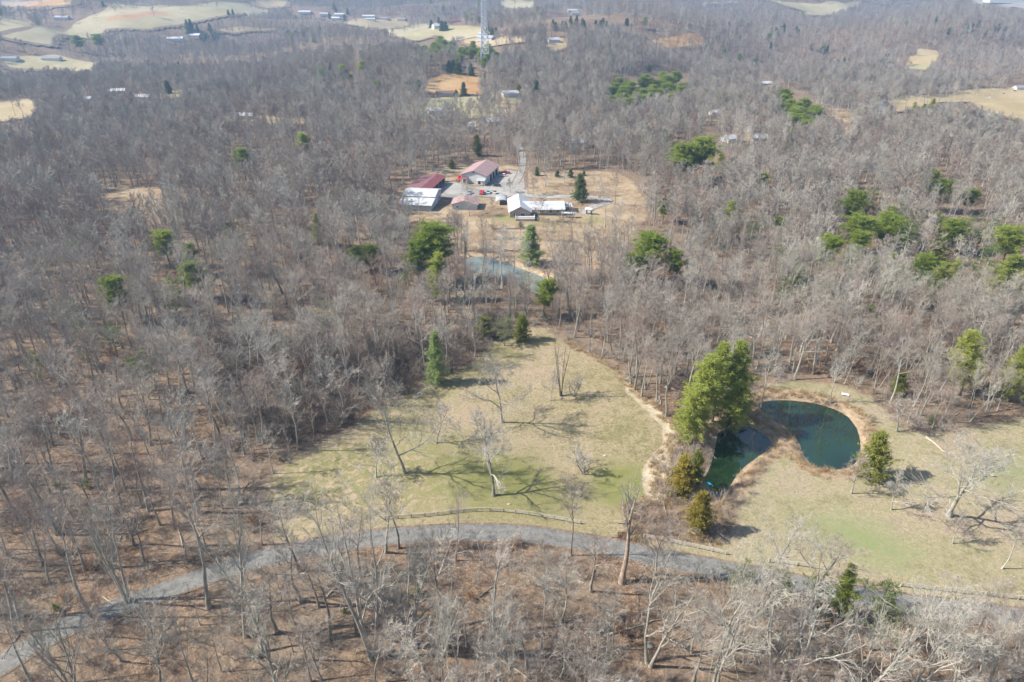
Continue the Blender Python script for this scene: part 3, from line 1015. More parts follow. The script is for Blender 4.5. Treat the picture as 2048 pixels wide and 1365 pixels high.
def grass_clump(seed, H=.9, n=60, rad=.9):
    g = np.random.default_rng(seed)
    c = np.stack([g.normal(size=n) * rad * .5, g.normal(size=n) * rad * .5, np.zeros(n)], 1)
    d = np.stack([g.normal(size=n) * .45, g.normal(size=n) * .45, np.ones(n)], 1)
    s = np.cross(d, g.normal(size=(n, 3))); s /= np.linalg.norm(s, axis=1, keepdims=True)
    L = H * g.uniform(.5, 1.2, (n, 1))
    V = np.stack([c - s * .05, c + s * .05, c + d * L], 1).reshape(-1, 3)
    C = MB(); C.add(V, (), np.arange(3 * n).reshape(-1, 3))
    return C


def combo(name, parts, mats):
    """several MBs to one mesh with a material each"""
    v, q, t, mi_q, mi_t, off = [], [], [], [], [], 0
    for i, p in enumerate(parts):
        vv = np.concatenate(p.v)
        for a in p.q:
            q.append(a + off); mi_q += [i] * len(a)
        for a in p.t:
            t.append(a + off); mi_t += [i] * len(a)
        v.append(vv); off += len(vv)
    f = []
    if q:
        f.append(np.concatenate(q))
    if t:
        f.append(np.concatenate(t))
    return mesh_from(name, np.concatenate(v), f, mats, mi_q + mi_t)


# species: nominal height, (trunk mesh, crown mesh)
SP = {}


def species(key, T, C, H, bark, leaf):
    SP[key] = (H, T.mesh(key + '_trunk', [bark], True), C.mesh(key + '_crown', [leaf]), (T, C, bark, leaf))


for s in range(6):          # tall forest trees
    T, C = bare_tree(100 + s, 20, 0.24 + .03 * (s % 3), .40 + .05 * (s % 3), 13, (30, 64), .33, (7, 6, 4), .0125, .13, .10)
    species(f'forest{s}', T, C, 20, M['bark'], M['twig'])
for s in range(3):          # pale smooth trees
    T, C = bare_tree(140 + s, 20, .20, .38, 12, (22, 48), .34, (7, 6, 4), .0125, .11, .12, stems=1 + (s == 2))
    species(f'pale{s}', T, C, 20, M['pale_bark'], M['pale_bark'])
for s in range(3):          # open grown, wide and crooked
    T, C = bare_tree(160 + s, 18, .32, .22, 13, (42, 80), .60, (9, 7, 4), .018, .22, .06)
    species(f'open{s}', T, C, 18, M['bark'], M['pale_bark'])
for s in range(2):          # small round tree, low forks
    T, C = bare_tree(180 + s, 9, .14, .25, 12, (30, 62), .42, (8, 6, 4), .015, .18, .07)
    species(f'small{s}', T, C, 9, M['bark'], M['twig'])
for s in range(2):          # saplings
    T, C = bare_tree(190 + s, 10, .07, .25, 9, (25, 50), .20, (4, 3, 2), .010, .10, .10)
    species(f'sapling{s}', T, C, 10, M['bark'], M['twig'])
for s in range(3):          # wide pale trees forking low
    T, C = bare_tree(150 + s, 17, .30, .20, 13, (24, 56), .44, (8, 6, 4), .0115, .17, .09, stems=1 + s)
    species(f'vase{s}', T, C, 17, M['pale_bark'], M['pale_bark'])
T, C = bare_tree(208, 14, .52, .40, 13, (15, 42), .40, (3, 2, 0), .035, .25, .12)
species('snag0', T, C, 14, M['brush'], M['pale_bark'])
T, C = bare_tree(202, 14, .26, .35, 12, (18, 45), .22, (5, 3, 1), .015, .2, .10, stems=4)
species('snag1', T, C, 14, M['dark_bark'], M['bark'])
T, C = bare_tree(203, 10, .15, .15, 16, (25, 60), .34, (7, 5, 3), .015, .2, .07, stems=3)
species('multi0', T, C, 10, M['bark'], M['twig'])

for s in range(3):
    species(f'pine{s}', *evergreen(300 + s, 18, 7.0, .38 - .04 * s, 'round', .60, 7, 7, 18, .60, .15, .0, .22), 18, M['dark_bark'], M['pine'])
for s in range(3):
    species(f'bright{s}', *evergreen(310 + s, 18, 7.0, .12 + .05 * s, 'egg', .66, 6, 7, 18, .50, .13, .0, .28), 18, M['dark_bark'], M['bright'])
for s in range(2):
    species(f'fir{s}', *evergreen(320 + s, 14, 6.6, .06, 'cone', .42, 7, 8, 14, .42, .12, -.05, .12), 14, M['dark_bark'], M['fir'])
for s in range(2):
    species(f'cedar{s}', *evergreen(330 + s, 9, 6.2, .03, 'egg', .30, 8, 7, 13, .34, .11, .12, .12), 9, M['dark_bark'], M['cedar'])
species('gold0', *evergreen(340, 9, 6.4, .03, 'egg', .30, 8, 7, 13, .34, .11, .15, .12), 9, M['dark_bark'], M['gold_cedar'])
species('spruce0', *evergreen(350, 12, 6.2, .09, 'cone', .34, 8, 8, 11, .38, .17, -.1, .05), 12, M['dark_bark'], M['spruce'])
for s in range(2):
    species(f'sparse{s}', *evergreen(360 + s, 16, 7.0, .30, 'round', .95, 4, 5, 9, .5, .17, .0, .3), 16, M['bark'], M['sparse'])


ONES = ['', 'first', 'second', 'third', 'fourth', 'fifth', 'sixth', 'seventh', 'eighth', 'ninth', 'tenth', 'eleventh', 'twelfth', 'thirteenth', 'fourteenth',
        'fifteenth', 'sixteenth', 'seventeenth', 'eighteenth', 'nineteenth']
TENS = {2: ('twentieth', 'twenty'), 3: ('thirtieth', 'thirty'), 4: ('fortieth', 'forty'), 5: ('fiftieth', 'fifty'), 6: ('sixtieth', 'sixty'), 7: ('seventieth', 'seventy'), 8: ('eightieth', 'eighty'), 9: ('ninetieth', 'ninety')}


def ordinal(n):
    if n < 20:
        return ONES[n]
    if n > 99:
        return 'hundred and ' + ordinal(n - 100) if n > 100 else 'hundredth'
    return TENS[n // 10][0] if n % 10 == 0 else TENS[n // 10][1] + ' ' + ONES[n % 10]


def rank_labels(items):
    """items: (object, label, image x) -> label plus its place counted from the left among those sharing it"""
    by = {}
    for o, lb, x in items:
        by.setdefault(lb, []).append((x, o))
    for lb, v in by.items():
        v.sort(key=lambda t: t[0])
        for i, (x, o) in enumerate(v):
            o['label'] = f'{lb}, {ordinal(i + 1)} from the left' if len(v) > 1 else lb


def plant(key, x, y, h, name, label, cat, group=None, rz=None, wide=1.0, tilt=0.0, z=None):
    Hn, tm, cm, _ = SP[key]
    z = float(ground_z(x, y)) if z is None else z
    o = new_obj(name, None, None, (x, y, z), (R(rnd.uniform(-tilt, tilt)), R(rnd.uniform(-tilt, tilt)), rnd.uniform(0, 6.28) if rz is None else rz))
    k = h / Hn
    o.scale = (k * wide, k * wide, k)
    o.empty_display_size = 0.5
    tag(o, label, cat, group)
    new_obj('trunk', tm, o)
    new_obj('crown', cm, o)
    return o


def stand(xt, yt, yb):
    """ground position and height of a tree whose top shows at (xt, yt) and whose foot stands at image row yb"""
    p = at1(xt, yb)
    Y = p[1]
    dx, dy, dz = ray(xt, yt)
    X = dx / dy * Y
    z = float(ground_z(X, Y))
    h = CAM_H + dz / dy * Y - z
    return X, Y, z, h


def px_per_m(x, y, z):
    return FPX / (y * math.cos(PITCH) - (z - CAM_H) * math.sin(PITCH))


TAKEN = []        # feet of trees placed by hand, so the woods keep clear of them
# (species, top x, top y, foot row, crown width px, name, label)
EVER = [
    ('fir0', 865, 660, 768, 56, 'pine_tree', 'bright green conical pine standing alone on the left edge of the meadow'),
    ('bright0', 1492, 680, 838, 92, 'pine_tree', 'tallest bright green pine of the clump between meadow and ponds'),
    ('bright1', 1413, 700, 862, 105, 'pine_tree', 'broad bright green pine at the left of the pond clump'),
    ('bright2', 1452, 684, 845, 84, 'pine_tree', 'green pine in the middle of the pond clump'),
    ('bright1', 1388, 762, 886, 96, 'pine_tree', 'lower spreading green pine in front of the pond clump'),
    ('bright2', 1470, 760, 868, 88, 'pine_tree', 'shorter green pine leaning over the left pond from the clump'),
    ('cedar0', 1768, 866, 958, 84, 'cedar_tree', 'dense green cedar on the lawn right of the larger pond'),
    ('gold0', 1376, 912, 990, 78, 'cedar_tree', 'golden bronze cedar at the head of the left pond'),
    ('cedar1', 1402, 902, 975, 46, 'cedar_tree', 'dark green cedar just behind the golden cedar'),
    ('gold0', 1408, 984, 1066, 78, 'cedar_tree', 'olive bronze cedar casting its shadow on the lawn'),
    ('bright0', 1712, 1130, 1240, 66, 'pine_tree', 'light green tree in front of the fence gap at lower right'),
    ('sparse1', 1790, 1165, 1300, 110, 'pine_tree', 'deep green tree at lower right hiding the lane'),
    ('sparse0', 1490, 1120, 1225, 70, 'pine_tree', 'sparse green tree between pale bare trunks at lower right'),
    ('sparse1', 1575, 1140, 1240, 80, 'pine_tree', 'sparse greyish green tree behind the big pale bare tree'),
    ('sparse0', 1645, 1150, 1245, 70, 'pine_tree', 'faded green tree left of the light green one'),
    ('bright2', 1968, 662, 792, 96, 'pine_tree', 'light green pine with layered boughs in the right woods'),
    ('bright0', 2046, 690, 800, 70, 'pine_tree', 'green pine cut by the right edge of the photo beside the layered pine'),
    ('cedar0', 1810, 742, 792, 40, 'cedar_tree', 'small dark cedar in the woods behind the larger pond'),
    ('cedar0', 966, 634, 678, 50, 'cedar_tree', 'dark evergreen at the left of the meadow tip'),
    ('sparse0', 1008, 634, 692, 52, 'cedar_tree', 'evergreen second from left at the meadow tip'),
    ('cedar1', 1044, 630, 682, 48, 'cedar_tree', 'dark evergreen right at the meadow tip'),
    ('pine1', 1088, 556, 632, 42, 'pine_tree', 'green pine below the far pond'),
    ('bright1', 866, 503, 604, 56, 'pine_tree', 'light green tall pine in front of the broad pine left of the far pond'),
    ('pine0', 862, 448, 566, 78, 'pine_tree', 'broad green pine at the corner of the yard left of the far pond'),
    ('pine1', 832, 478, 572, 46, 'pine_tree', 'darker pine left of the broad yard pine'),
    ('sparse0', 803, 542, 604, 32, 'pine_tree', 'thin pale green pine left of the tall light pine'),
    ('fir1', 1064, 446, 530, 54, 'pine_tree', 'tall soft green pine standing in the brown yard below the house'),
    ('spruce0', 1163, 346, 404, 34, 'spruce_tree', 'dark green spruce beside the driveway bend right of the house'),
    ('pine2', 1302, 467, 566, 66, 'pine_tree', 'green pine right of the yard with a rounded double crown'),
    ('pine1', 1356, 495, 570, 40, 'pine_tree', 'small round pine right of the double crowned pine'),
    ('pine0', 1276, 506, 575, 44, 'pine_tree', 'lower green pine left of the double crowned pine'),
    ('pine0', 322, 459, 536, 46, 'pine_tree', 'round topped pine in the left woods below the glade'),
    ('pine1', 372, 486, 550, 28, 'pine_tree', 'narrow pine right of the round topped pine in the left woods'),
    ('pine2', 380, 521, 600, 50, 'pine_tree', 'vivid green pine in the left woods below the narrow one'),
    ('pine0', 222, 556, 650, 60, 'pine_tree', 'dark flat topped pine farthest left in the left woods'),
    ('sparse1', 340, 555, 650, 66, 'pine_tree', 'dull olive pine below the vivid pine in the left woods'),
    ('pine2', 480, 294, 362, 34, 'pine_tree', 'green pine alone in grey woods left of the white barn'),
    ('pine1', 607, 264, 335, 28, 'pine_tree', 'slim tall pine rising from grey woods left of the barn'),
    ('bright0', 628, 422, 492, 36, 'pine_tree', 'yellow green pine in woods left of the white barn'),
    ('pine1', 738, 486, 545, 38, 'pine_tree', 'right pine of the pair left of the yard'),
    ('pine0', 708, 494, 545, 34, 'pine_tree', 'left pine of the pair left of the yard'),
    ('sparse0', 270, 705, 800, 70, 'pine_tree', 'pale green thin pine in the left woods near the thicket'),
    ('sparse1', 62, 700, 780, 34, 'pine_tree', 'faint green pine close to the left edge'),
    ('sparse0', 160, 645, 745, 56, 'pine_tree', 'dusky green pine among dark trunks at left'),
    ('pine0', 1416, 274, 362, 56, 'pine_tree', 'largest pine of the roadside cluster left of the white sheds'),
    ('pine1', 1362, 284, 366, 56, 'pine_tree', 'left pine of the roadside cluster near the white sheds'),
    ('pine2', 1390, 288, 360, 40, 'pine_tree', 'middle pine of the roadside cluster near the white sheds'),
    ('bright1', 1446, 304, 348, 28, 'pine_tree', 'small yellow green pine at the right of the roadside cluster'),
    ('pine1', 1330, 394, 446, 34, 'pine_tree', 'small pine right of the yard behind bare trees'),
    ('pine0', 1530, 344, 380, 30, 'pine_tree', 'small round pine, left of two in pale woods at right'),
    ('pine2', 1588, 344, 376, 26, 'pine_tree', 'small round pine, right of two in pale woods at right'),
    ('pine1', 1874, 338, 402, 34, 'pine_tree', 'stepped pine top of the upper right pair'),
    ('pine0', 1892, 358, 425, 40, 'pine_tree', 'pine just below the stepped one at upper right'),
    ('pine2', 1946, 378, 425, 34, 'pine_tree', 'round pine right of the upper right pair'),
    ('pine1', 1712, 378, 455, 46, 'pine_tree', 'flat crowned pine above the right pine belt'),
    ('pine0', 1726, 428, 508, 66, 'pine_tree', 'left dome shaped pine of the right pine belt'),
    ('pine2', 1782, 428, 500, 60, 'pine_tree', 'second dome shaped pine of the right pine belt'),
    ('pine1', 1816, 442, 510, 48, 'pine_tree', 'third pine of the right pine belt'),
    ('pine1', 1662, 474, 552, 64, 'pine_tree', 'half hidden pine left of the right pine belt'),
    ('pine0', 1922, 440, 508, 56, 'pine_tree', 'large dome pine near the right end of the pine belt'),
    ('bright0', 1888, 468, 532, 62, 'pine_tree', 'yellow green pine below the large dome pine'),
    ('pine2', 1854, 508, 580, 44, 'pine_tree', 'lower pine left of the pair under the belt'),
    ('bright1', 1888, 520, 604, 46, 'pine_tree', 'lower pine right of the pair under the belt'),
    ('pine0', 2032, 455, 535, 60, 'pine_tree', 'pine at the right edge above the biggest one'),
    ('bright2', 2026, 508, 622, 92, 'pine_tree', 'biggest vivid pine at the right edge of the photo'),
    ('sparse1', 1982, 490, 590, 70, 'pine_tree', 'duller pine left of the biggest vivid pine'),
    ('pine1', 1880, 424, 465, 26, 'pine_tree', 'narrow pine peeking above the pine belt'),
    ('pine0', 1724, 460, 535, 40, 'pine_tree', 'pine in front of the left dome of the belt'),
    ('sparse0', 1508, 442, 510, 34, 'pine_tree', 'thin topped pine in the middle of the right woods'),
    ('pine2', 1564, 434, 484, 26, 'pine_tree', 'small bright pine top in the middle of the right woods'),
    ('pine0', 1954, 462, 510, 34, 'pine_tree', 'small pine right of the large dome pine'),
    ('cedar0', 903, 318, 338, 20, 'evergreen_shrub', 'dark round evergreen shrub behind the log pile'),
    ('spruce0', 1074, 333, 352, 14, 'evergreen_shrub', 'leftmost dark bush of the row behind the upper yard'),
    ('spruce0', 1115, 341, 354, 15, 'evergreen_shrub', 'second dark bush of the row behind the upper yard'),
    ('spruce0', 1142, 338, 355, 15, 'evergreen_shrub', 'third dark bush of the row behind the upper yard'),
    ('spruce0', 1168, 342, 352, 9, 'evergreen_shrub', 'last dark bush of the row behind the upper yard'),
    ('cedar0', 1041, 444, 455, 10, 'evergreen_shrub', 'small round bush below the white deck'),
    ('cedar1', 955, 268, 312, 26, 'cedar_tree', 'olive cedar among tall bare trunks behind the workshop'),
    ('spruce0', 926, 164, 192, 17, 'cedar_tree', 'dark pointed evergreen beside the brown house'),
    ('spruce0', 912, 180, 194, 14, 'cedar_tree', 'lower dark evergreen beside the brown house'),
    ('cedar1', 1038, 168, 192, 18, 'cedar_tree', 'dark green tree right of the grey roofed house'),
    ('spruce0', 1072, 160, 192, 22, 'cedar_tree', 'spiky dark evergreen in grey woods right of the houses'),
    ('pine1', 720, 122, 150, 26, 'pine_tree', 'dark pine alone above the left houses'),
    ('pine2', 700, 148, 168, 15, 'pine_tree', 'small yellow green pine below the lone dark pine'),
    ('spruce0', 660, 125, 142, 12, 'pine_tree', 'tiny dark conical evergreen left of the lone pine'),
    ('spruce0', 332, 160, 190, 20, 'cedar_tree', 'dark evergreen beside the white trailers'),
    ('pine0', 192, 68, 102, 30, 'pine_tree', 'green pine below the hill pasture, right of two'),
    ('pine1', 155, 70, 102, 24, 'pine_tree', 'green pine below the hill pasture, left of two'),
]
for key, xt, yt, yb, wpx, nm, lb in EVER:
    X, Y, z, h = stand(xt, yt, yb)
    Hn = SP[key][0]
    base_w = {'pine': 7.0, 'bright': 7.0, 'fir': 6.6, 'cedar': 6.2, 'gold': 6.4, 'spruce': 6.2, 'sparse': 7.0}[key[:-1]]
    wm = (1.15 if yt < 620 else 1.0) * wpx / px_per_m(X, Y, z + h * .5)
    wide = min(2.2, max(.5, (wm / base_w) / (h / Hn)))
    plant(key, X, Y, h, nm, lb, 'shrub' if 'shrub' in nm else 'tree', None, None, wide, 1.5, z)
    TAKEN.append((X, Y, max(2.0, wm * .35)))

# groves of pines farther off: outline of the crowns in the photo, how many, kind, words
GROVES = [
    ([(1212, 175), (1240, 158), (1290, 146), (1340, 140), (1382, 150), (1376, 178), (1330, 195), (1270, 205), (1220, 205)], 55, 30, 'pine', 'dark green pine in the large grove above the yard'),
    ([(1545, 182), (1570, 178), (1600, 192), (1640, 215), (1648, 240), (1612, 250), (1575, 240), (1560, 205)], 38, 34, 'pine', 'green pine in the grove right of the white sheds'),
    ([(1575, 245), (1610, 250), (1608, 262), (1585, 268)], 4, 40, 'bright', 'yellow green pine below the grove by the sheds'),
    ([(1392, 160), (1420, 166), (1470, 172), (1510, 168), (1506, 185), (1440, 188), (1396, 180)], 7, 30, 'pine', 'pine in the row between two large groves'),
    ([(1248, 245), (1290, 250), (1340, 250), (1350, 270), (1300, 290), (1260, 280)], 5, 40, 'sparse', 'pale pine in the woods above the yard'),
    ([(832, 90), (860, 80), (885, 72), (905, 82), (900, 105), (860, 110), (836, 108)], 20, 26, 'pine', 'dark pine in the stand left of the lattice mast'),
    ([(925, 88), (950, 82), (1005, 98), (1008, 115), (985, 125), (935, 122), (910, 112)], 26, 24, 'pine', 'dark pine in the stand behind the lattice mast'),
    ([(900, 110), (935, 120), (950, 128), (900, 134), (895, 125)], 8, 22, 'spruce', 'dark pine in front of the mast stand'),
    ([(1072, 44), (1110, 33), (1190, 33), (1262, 36), (1250, 48), (1180, 52), (1100, 50)], 24, 13, 'spruce', 'dark pine in the long stand on the distant slope'),
    ([(1440, 40), (1500, 38), (1505, 52), (1460, 55)], 8, 14, 'spruce', 'far dark pine left of the far right stand'),
    ([(1530, 50), (1590, 46), (1600, 62), (1545, 66)], 10, 15, 'spruce', 'far dark pine in the far right stand'),
    ([(1790, 218), (1830, 205), (1850, 205), (1870, 196), (1895, 200), (1880, 218), (1800, 232)], 10, 26, 'bright', 'green pine on the near edge of the ridge field'),
    ([(1880, 205), (1930, 215), (1990, 228), (2040, 240), (2040, 255), (1980, 250), (1900, 230)], 12, 26, 'pine', 'green pine right of the gap along the ridge field'),
    ([(1740, 108), (1800, 108), (1790, 120), (1745, 122)], 6, 16, 'spruce', 'dark pine in woods left of the bright clearing'),
    ([(1655, 108), (1690, 104), (1690, 122), (1660, 126)], 4, 18, 'spruce', 'dark pine in the upper right woods'),
    ([(1615, 85), (1665, 92), (1660, 100), (1620, 97)], 4, 14, 'spruce', 'small dark pine high in the right woods'),
    ([(395, 68), (440, 65), (435, 80), (400, 82)], 6, 18, 'spruce', 'dark evergreen beside the farmhouses below the hill'),
    ([(560, 62), (600, 60), (640, 70), (590, 80)], 6, 18, 'spruce', 'dark evergreen right of the hill pasture'),
    ([(360, 40), (425, 38), (425, 52), (365, 54)], 7, 16, 'spruce', 'dark evergreen below the hill pasture'),
    ([(640, 5), (700, 5), (700, 30), (650, 30)], 6, 12, 'spruce', 'far dark evergreen near the cottages'),
    ([(440, 20), (440, 20), (470, 18), (470, 25)], 2, 10, 'spruce', 'dark evergreen on the pasture crest'),
    ([(860, 30), (895, 28), (895, 46), (865, 48)], 5, 18, 'spruce', 'tall dark evergreen beside the hill house'),
    ([(968, 45), (990, 43), (992, 62), (970, 64)], 4, 18, 'spruce', 'dark evergreen right behind the mast'),
    ([(1640, 150), (1700, 158), (1745, 165), (1740, 178), (1650, 170)], 6, 18, 'pine', 'scattered small pine below the blue woods'),
    ([(1850, 30), (1950, 30), (2040, 60), (2040, 75), (1900, 60)], 12, 13, 'spruce', 'far dark evergreen in the upper right corner'),
    ([(1400, 420), (1640, 380), (2000, 400), (2040, 620), (1620, 620), (1420, 520)], 13, 66, 'sparse', 'pale olive pine scattered in the right woods'),
    ([(1420, 400), (1640, 360), (2000, 330), (2040, 440), (1900, 640), (1560, 600)], 9, 62, 'bright', 'bright green pine scattered in the right woods'),
    ([(60, 480), (600, 430), (660, 620), (420, 640), (100, 700)], 8, 66, 'sparse', 'pale olive pine scattered in the left woods'),
    ([(1170, 120), (1230, 118), (1330, 125), (1340, 140), (1200, 138)], 5, 20, 'pine', 'small pine scattered above the large grove'),
]
RANK = []
for poly, n, hpx, kind, lb in GROVES:
    P = np.array(poly, float)
    lo, hi = P.min(0), P.max(0)
    k = 0
    nv = sum(1 for q in SP if q[:-1] == kind)
    tries = 0
    while k < n and tries < 2000:
        tries += 1
        a, b = rnd.uniform(lo[0], hi[0] + .1), rnd.uniform(lo[1], hi[1] + .1)
        if hi[0] - lo[0] > 35 and not in_poly(np.array([a]), np.array([b]), poly)[0]:
            continue
        X, Y, z, h = stand(a, b, b + hpx * rnd.uniform(.9, 1.15))
        h = min(max(h * 1.1, 10), 25)
        o_ = plant(f'{kind}{k % nv}', X, Y, h, 'pine_tree', lb, 'tree', lb.replace('dark ', '').replace('green ', '') + ' group', None, rnd.uniform(1.5, 2.2) if hpx > 18 else rnd.uniform(1.1, 1.7), 1.5, z)
        RANK.append((o_, lb, a))
        TAKEN.append((X, Y, 3.0))
        k += 1

rank_labels(RANK)

# bare trees placed one by one: (species, top x, top y, foot row, crown width px or None, label)
BARE = [
    ('open0', 790, 745, 946, 150, 'tall grey bare tree with forked crown, tallest in the meadow'),
    ('small0', 868, 812, 887, 80, 'small round bare tree right of the tall forked meadow tree'),
    ('small1', 742, 880, 956, 80, 'slim leaning bare tree at the left of the meadow'),
    ('open1', 1004, 716, 845, 130, 'bare tree with wide level branches in the middle of the meadow'),
    ('open2', 985, 842, 992, 160, 'big crooked bare oak near the fence in the meadow'),
    ('multi0', 1172, 878, 948, 90, 'low bare tree forking in a V at the right of the meadow'),
    ('snag1', 1128, 640, 792, 46, 'dark dead trunks standing together high in the meadow'),
    ('multi0', 1150, 735, 792, 60, 'dense bare bush growing at the foot of the dead trunks'),
    ('small1', 1102, 742, 802, 36, 'thin little bare tree left of the dead trunks'),
    ('forest1', 1152, 942, 1112, 56, 'straight slender bare tree beside the lane bend'),
    ('forest3', 902, 960, 1122, 50, 'straight bare tree with short twigs in front of the lane'),
    ('open2', 1960, 880, 1032, 235, 'huge pale bare tree leaning over the lawn at the right edge'),
    ('small0', 1728, 905, 988, 58, 'small silvery bare tree in front of the dense cedar'),
    ('small1', 1808, 950, 1020, 62, 'low spreading bare tree on the lawn right of the cedar'),
    ('small1', 1932, 1025, 1088, 50, 'little leaning bare tree below the huge pale one'),
    ('pale0', 2050, 1040, 1138, 60, 'bare trunk cut by the right edge of the lawn'),
    ('snag0', 1268, 938, 1165, 90, 'broken dead trunk with stubby arms beside the lane'),
    ('pale1', 1548, 690, 812, 70, 'pale bare tree on the bank left of the larger pond'),
    ('pale0', 1690, 700, 805, 60, 'thin bare tree on the bank behind the larger pond'),
    ('small0', 1818, 790, 862, 80, 'bushy pale bare tree right of the larger pond'),
    ('open1', 937, 368, 432, 42, 'bare tree in front of the small red roofed shed'),
    ('small0', 1076, 392, 443, 46, 'bare tree with fan shaped crown in front of the house'),
    ('open0', 1093, 300, 374, 46, 'large bare tree in the upper yard behind the house'),
    ('forest2', 1056, 330, 388, 28, 'tall bare tree where the drive meets the gravel lot'),
    ('small1', 1022, 358, 387, 22, 'small bare tree on the island in the gravel lot'),
    ('small0', 1130, 340, 368, 26, 'small forked bare tree in the upper yard'),
    ('pale2', 1200, 340, 392, 28, 'white stemmed bare tree right of the spruce'),
    ('small1', 986, 396, 418, 20, 'small bare tree left of the house'),
    ('small0', 968, 444, 480, 24, 'first bare fruit tree of the row below the house, from the left'),
    ('small1', 987, 442, 480, 22, 'second bare fruit tree of the row below the house'),
    ('small0', 1007, 448, 480, 28, 'third bare fruit tree of the row below the house'),
    ('small1', 1040, 440, 471, 22, 'fourth bare fruit tree of the row below the house'),
    ('small0', 1094, 440, 482, 26, 'bare fruit tree right of the soft green yard pine'),
    ('small1', 1110, 446, 484, 20, 'last bare fruit tree of the row below the house'),
    ('forest4', 1130, 418, 498, 30, 'tall bare tree right of the yard pine'),
    ('forest0', 1152, 400, 524, 34, 'tallest bare tree on the lower right of the yard'),
    ('pale1', 1222, 425, 535, 50, 'pale bare tree at the right edge of the yard'),
    ('pale2', 1240, 430, 540, 34, 'pale bare tree behind the right edge of the yard'),
    ('forest5', 962, 478, 545, 34, 'bare tree rising out of the far pond edge'),
    ('forest2', 985, 490, 548, 26, 'thin bare tree right of the pond edge tree'),
    ('pale0', 1052, 525, 622, 70, 'white branched bare tree in front of the far pond'),
    ('vase2', 690, 930, 1315, 240, 'great pale multi stemmed tree arching over the lane'),
    ('vase0', 800, 1020, 1290, 200, 'pale tree with long arms right of the great multi stemmed one'),
    ('vase1', 1335, 1080, 1330, 190, 'silvery bare tree with fanning branches near the bottom'),
    ('vase1', 1490, 1095, 1400, 210, 'pale vase shaped bare tree at bottom right'),
    ('vase2', 1640, 1105, 1400, 270, 'widest pale bare tree at bottom right'),
    ('open1', 1900, 1180, 1420, 240, 'tangled grey bare tree in the bottom right corner'),
    ('forest0', 1090, 1110, 1300, 80, 'pale green barked tree below the lane near the middle'),
    ('vase0', 500, 1180, 1430, 190, 'pale bare tree with upright arms at bottom left of centre'),
    ('forest2', 75, 985, 1232, 100, 'dark trunked bare tree standing by the lane at far left'),
    ('forest5', 330, 930, 1215, 120, 'tall bare tree leaning left beside the lane'),
    ('open0', 240, 1190, 1410, 170, 'bare tree with dark forked limbs at bottom left'),
    ('vase1', 40, 1170, 1440, 180, 'wide pale bare tree in the bottom left corner'),
    ('vase0', 415, 1000, 1275, 150, 'forked pale tree overhanging the lane at left'),
    ('vase2', 150, 930, 1200, 160, 'spreading pale tree above the lane at far left'),
    ('vase1', 1010, 1180, 1430, 150, 'pale forked tree rising from the bottom edge at centre'),
    ('vase0', 870, 1160, 1420, 130, 'slim pale forked tree left of the centre bottom one'),
    ('vase2', 1215, 1190, 1420, 130, 'pale clustered stems near the bottom right of centre'),
    ('vase0', 1775, 1200, 1440, 190, 'brownish wide tree in front of the deep green one'),
    ('vase1', 2020, 1210, 1440, 180, 'pale tree at the extreme bottom right'),
    ('vase2', 330, 760, 900, 110, 'pale many stemmed tree left of the thicket'),
    ('vase0', 560, 640, 760, 70, 'curly pale crowned tree above the thicket'),
    ('forest1', 1180, 430, 530, 34, 'bare tree in the lower right part of the yard'),
    ('forest3', 1010, 455, 528, 26, 'bare tree between the far pond and the fruit trees'),
    ('forest0', 930, 440, 505, 26, 'bare tree at the left corner of the lower yard'),
    ('forest5', 1250, 400, 500, 40, 'bare tree on the right rim of the yard'),
    ('forest2', 1215, 370, 455, 34, 'bare tree right of the driveway end'),
    ('forest4', 1235, 330, 410, 36, 'bare tree behind the driveway end'),
    ('small0', 1068, 352, 392, 26, 'grey bare tree beside the drive mouth'),
    ('small1', 1150, 352, 372, 16, 'little bare tree left of the spruce'),
    ('forest2', 815, 370, 430, 30, 'bare tree in front of the pale barn'),
    ('forest4', 835, 385, 440, 24, 'thin bare tree at the near corner of the barn'),
    ('forest0', 1040, 262, 345, 40, 'tall bare tree behind the red pickup'),
    ('pale2', 505, 178, 232, 44, 'pale plume shaped bare tree in the far left woods'),
    ('pale1', 1152, 165, 212, 34, 'white bare tree in the grey woods right of the houses'),
]
BW = {'vase': 10.5, 'open': 15.0, 'small': 5.2, 'multi': 5.5, 'snag': 7, 'forest': 7.5, 'pale': 8.5, 'sapling': 4}
n_hand = 0
for key, xt, yt, yb, wpx, lb in BARE:
    X, Y, z, h = stand(xt, yt, yb)
    wm = wpx / px_per_m(X, Y, z + h * .5)
    wide = min(1.4 if key[0] == 'v' else 1.55, max(.55, wm / (BW[key[:-1]] * h / SP[key][0])))
    plant(key, X, Y, h, 'bare_tree', lb, 'tree', None, None, wide, 2.5, z)
    TAKEN.append((X, Y, 3.5 if key[0] == 'v' else 2.0))
    n_hand += 1

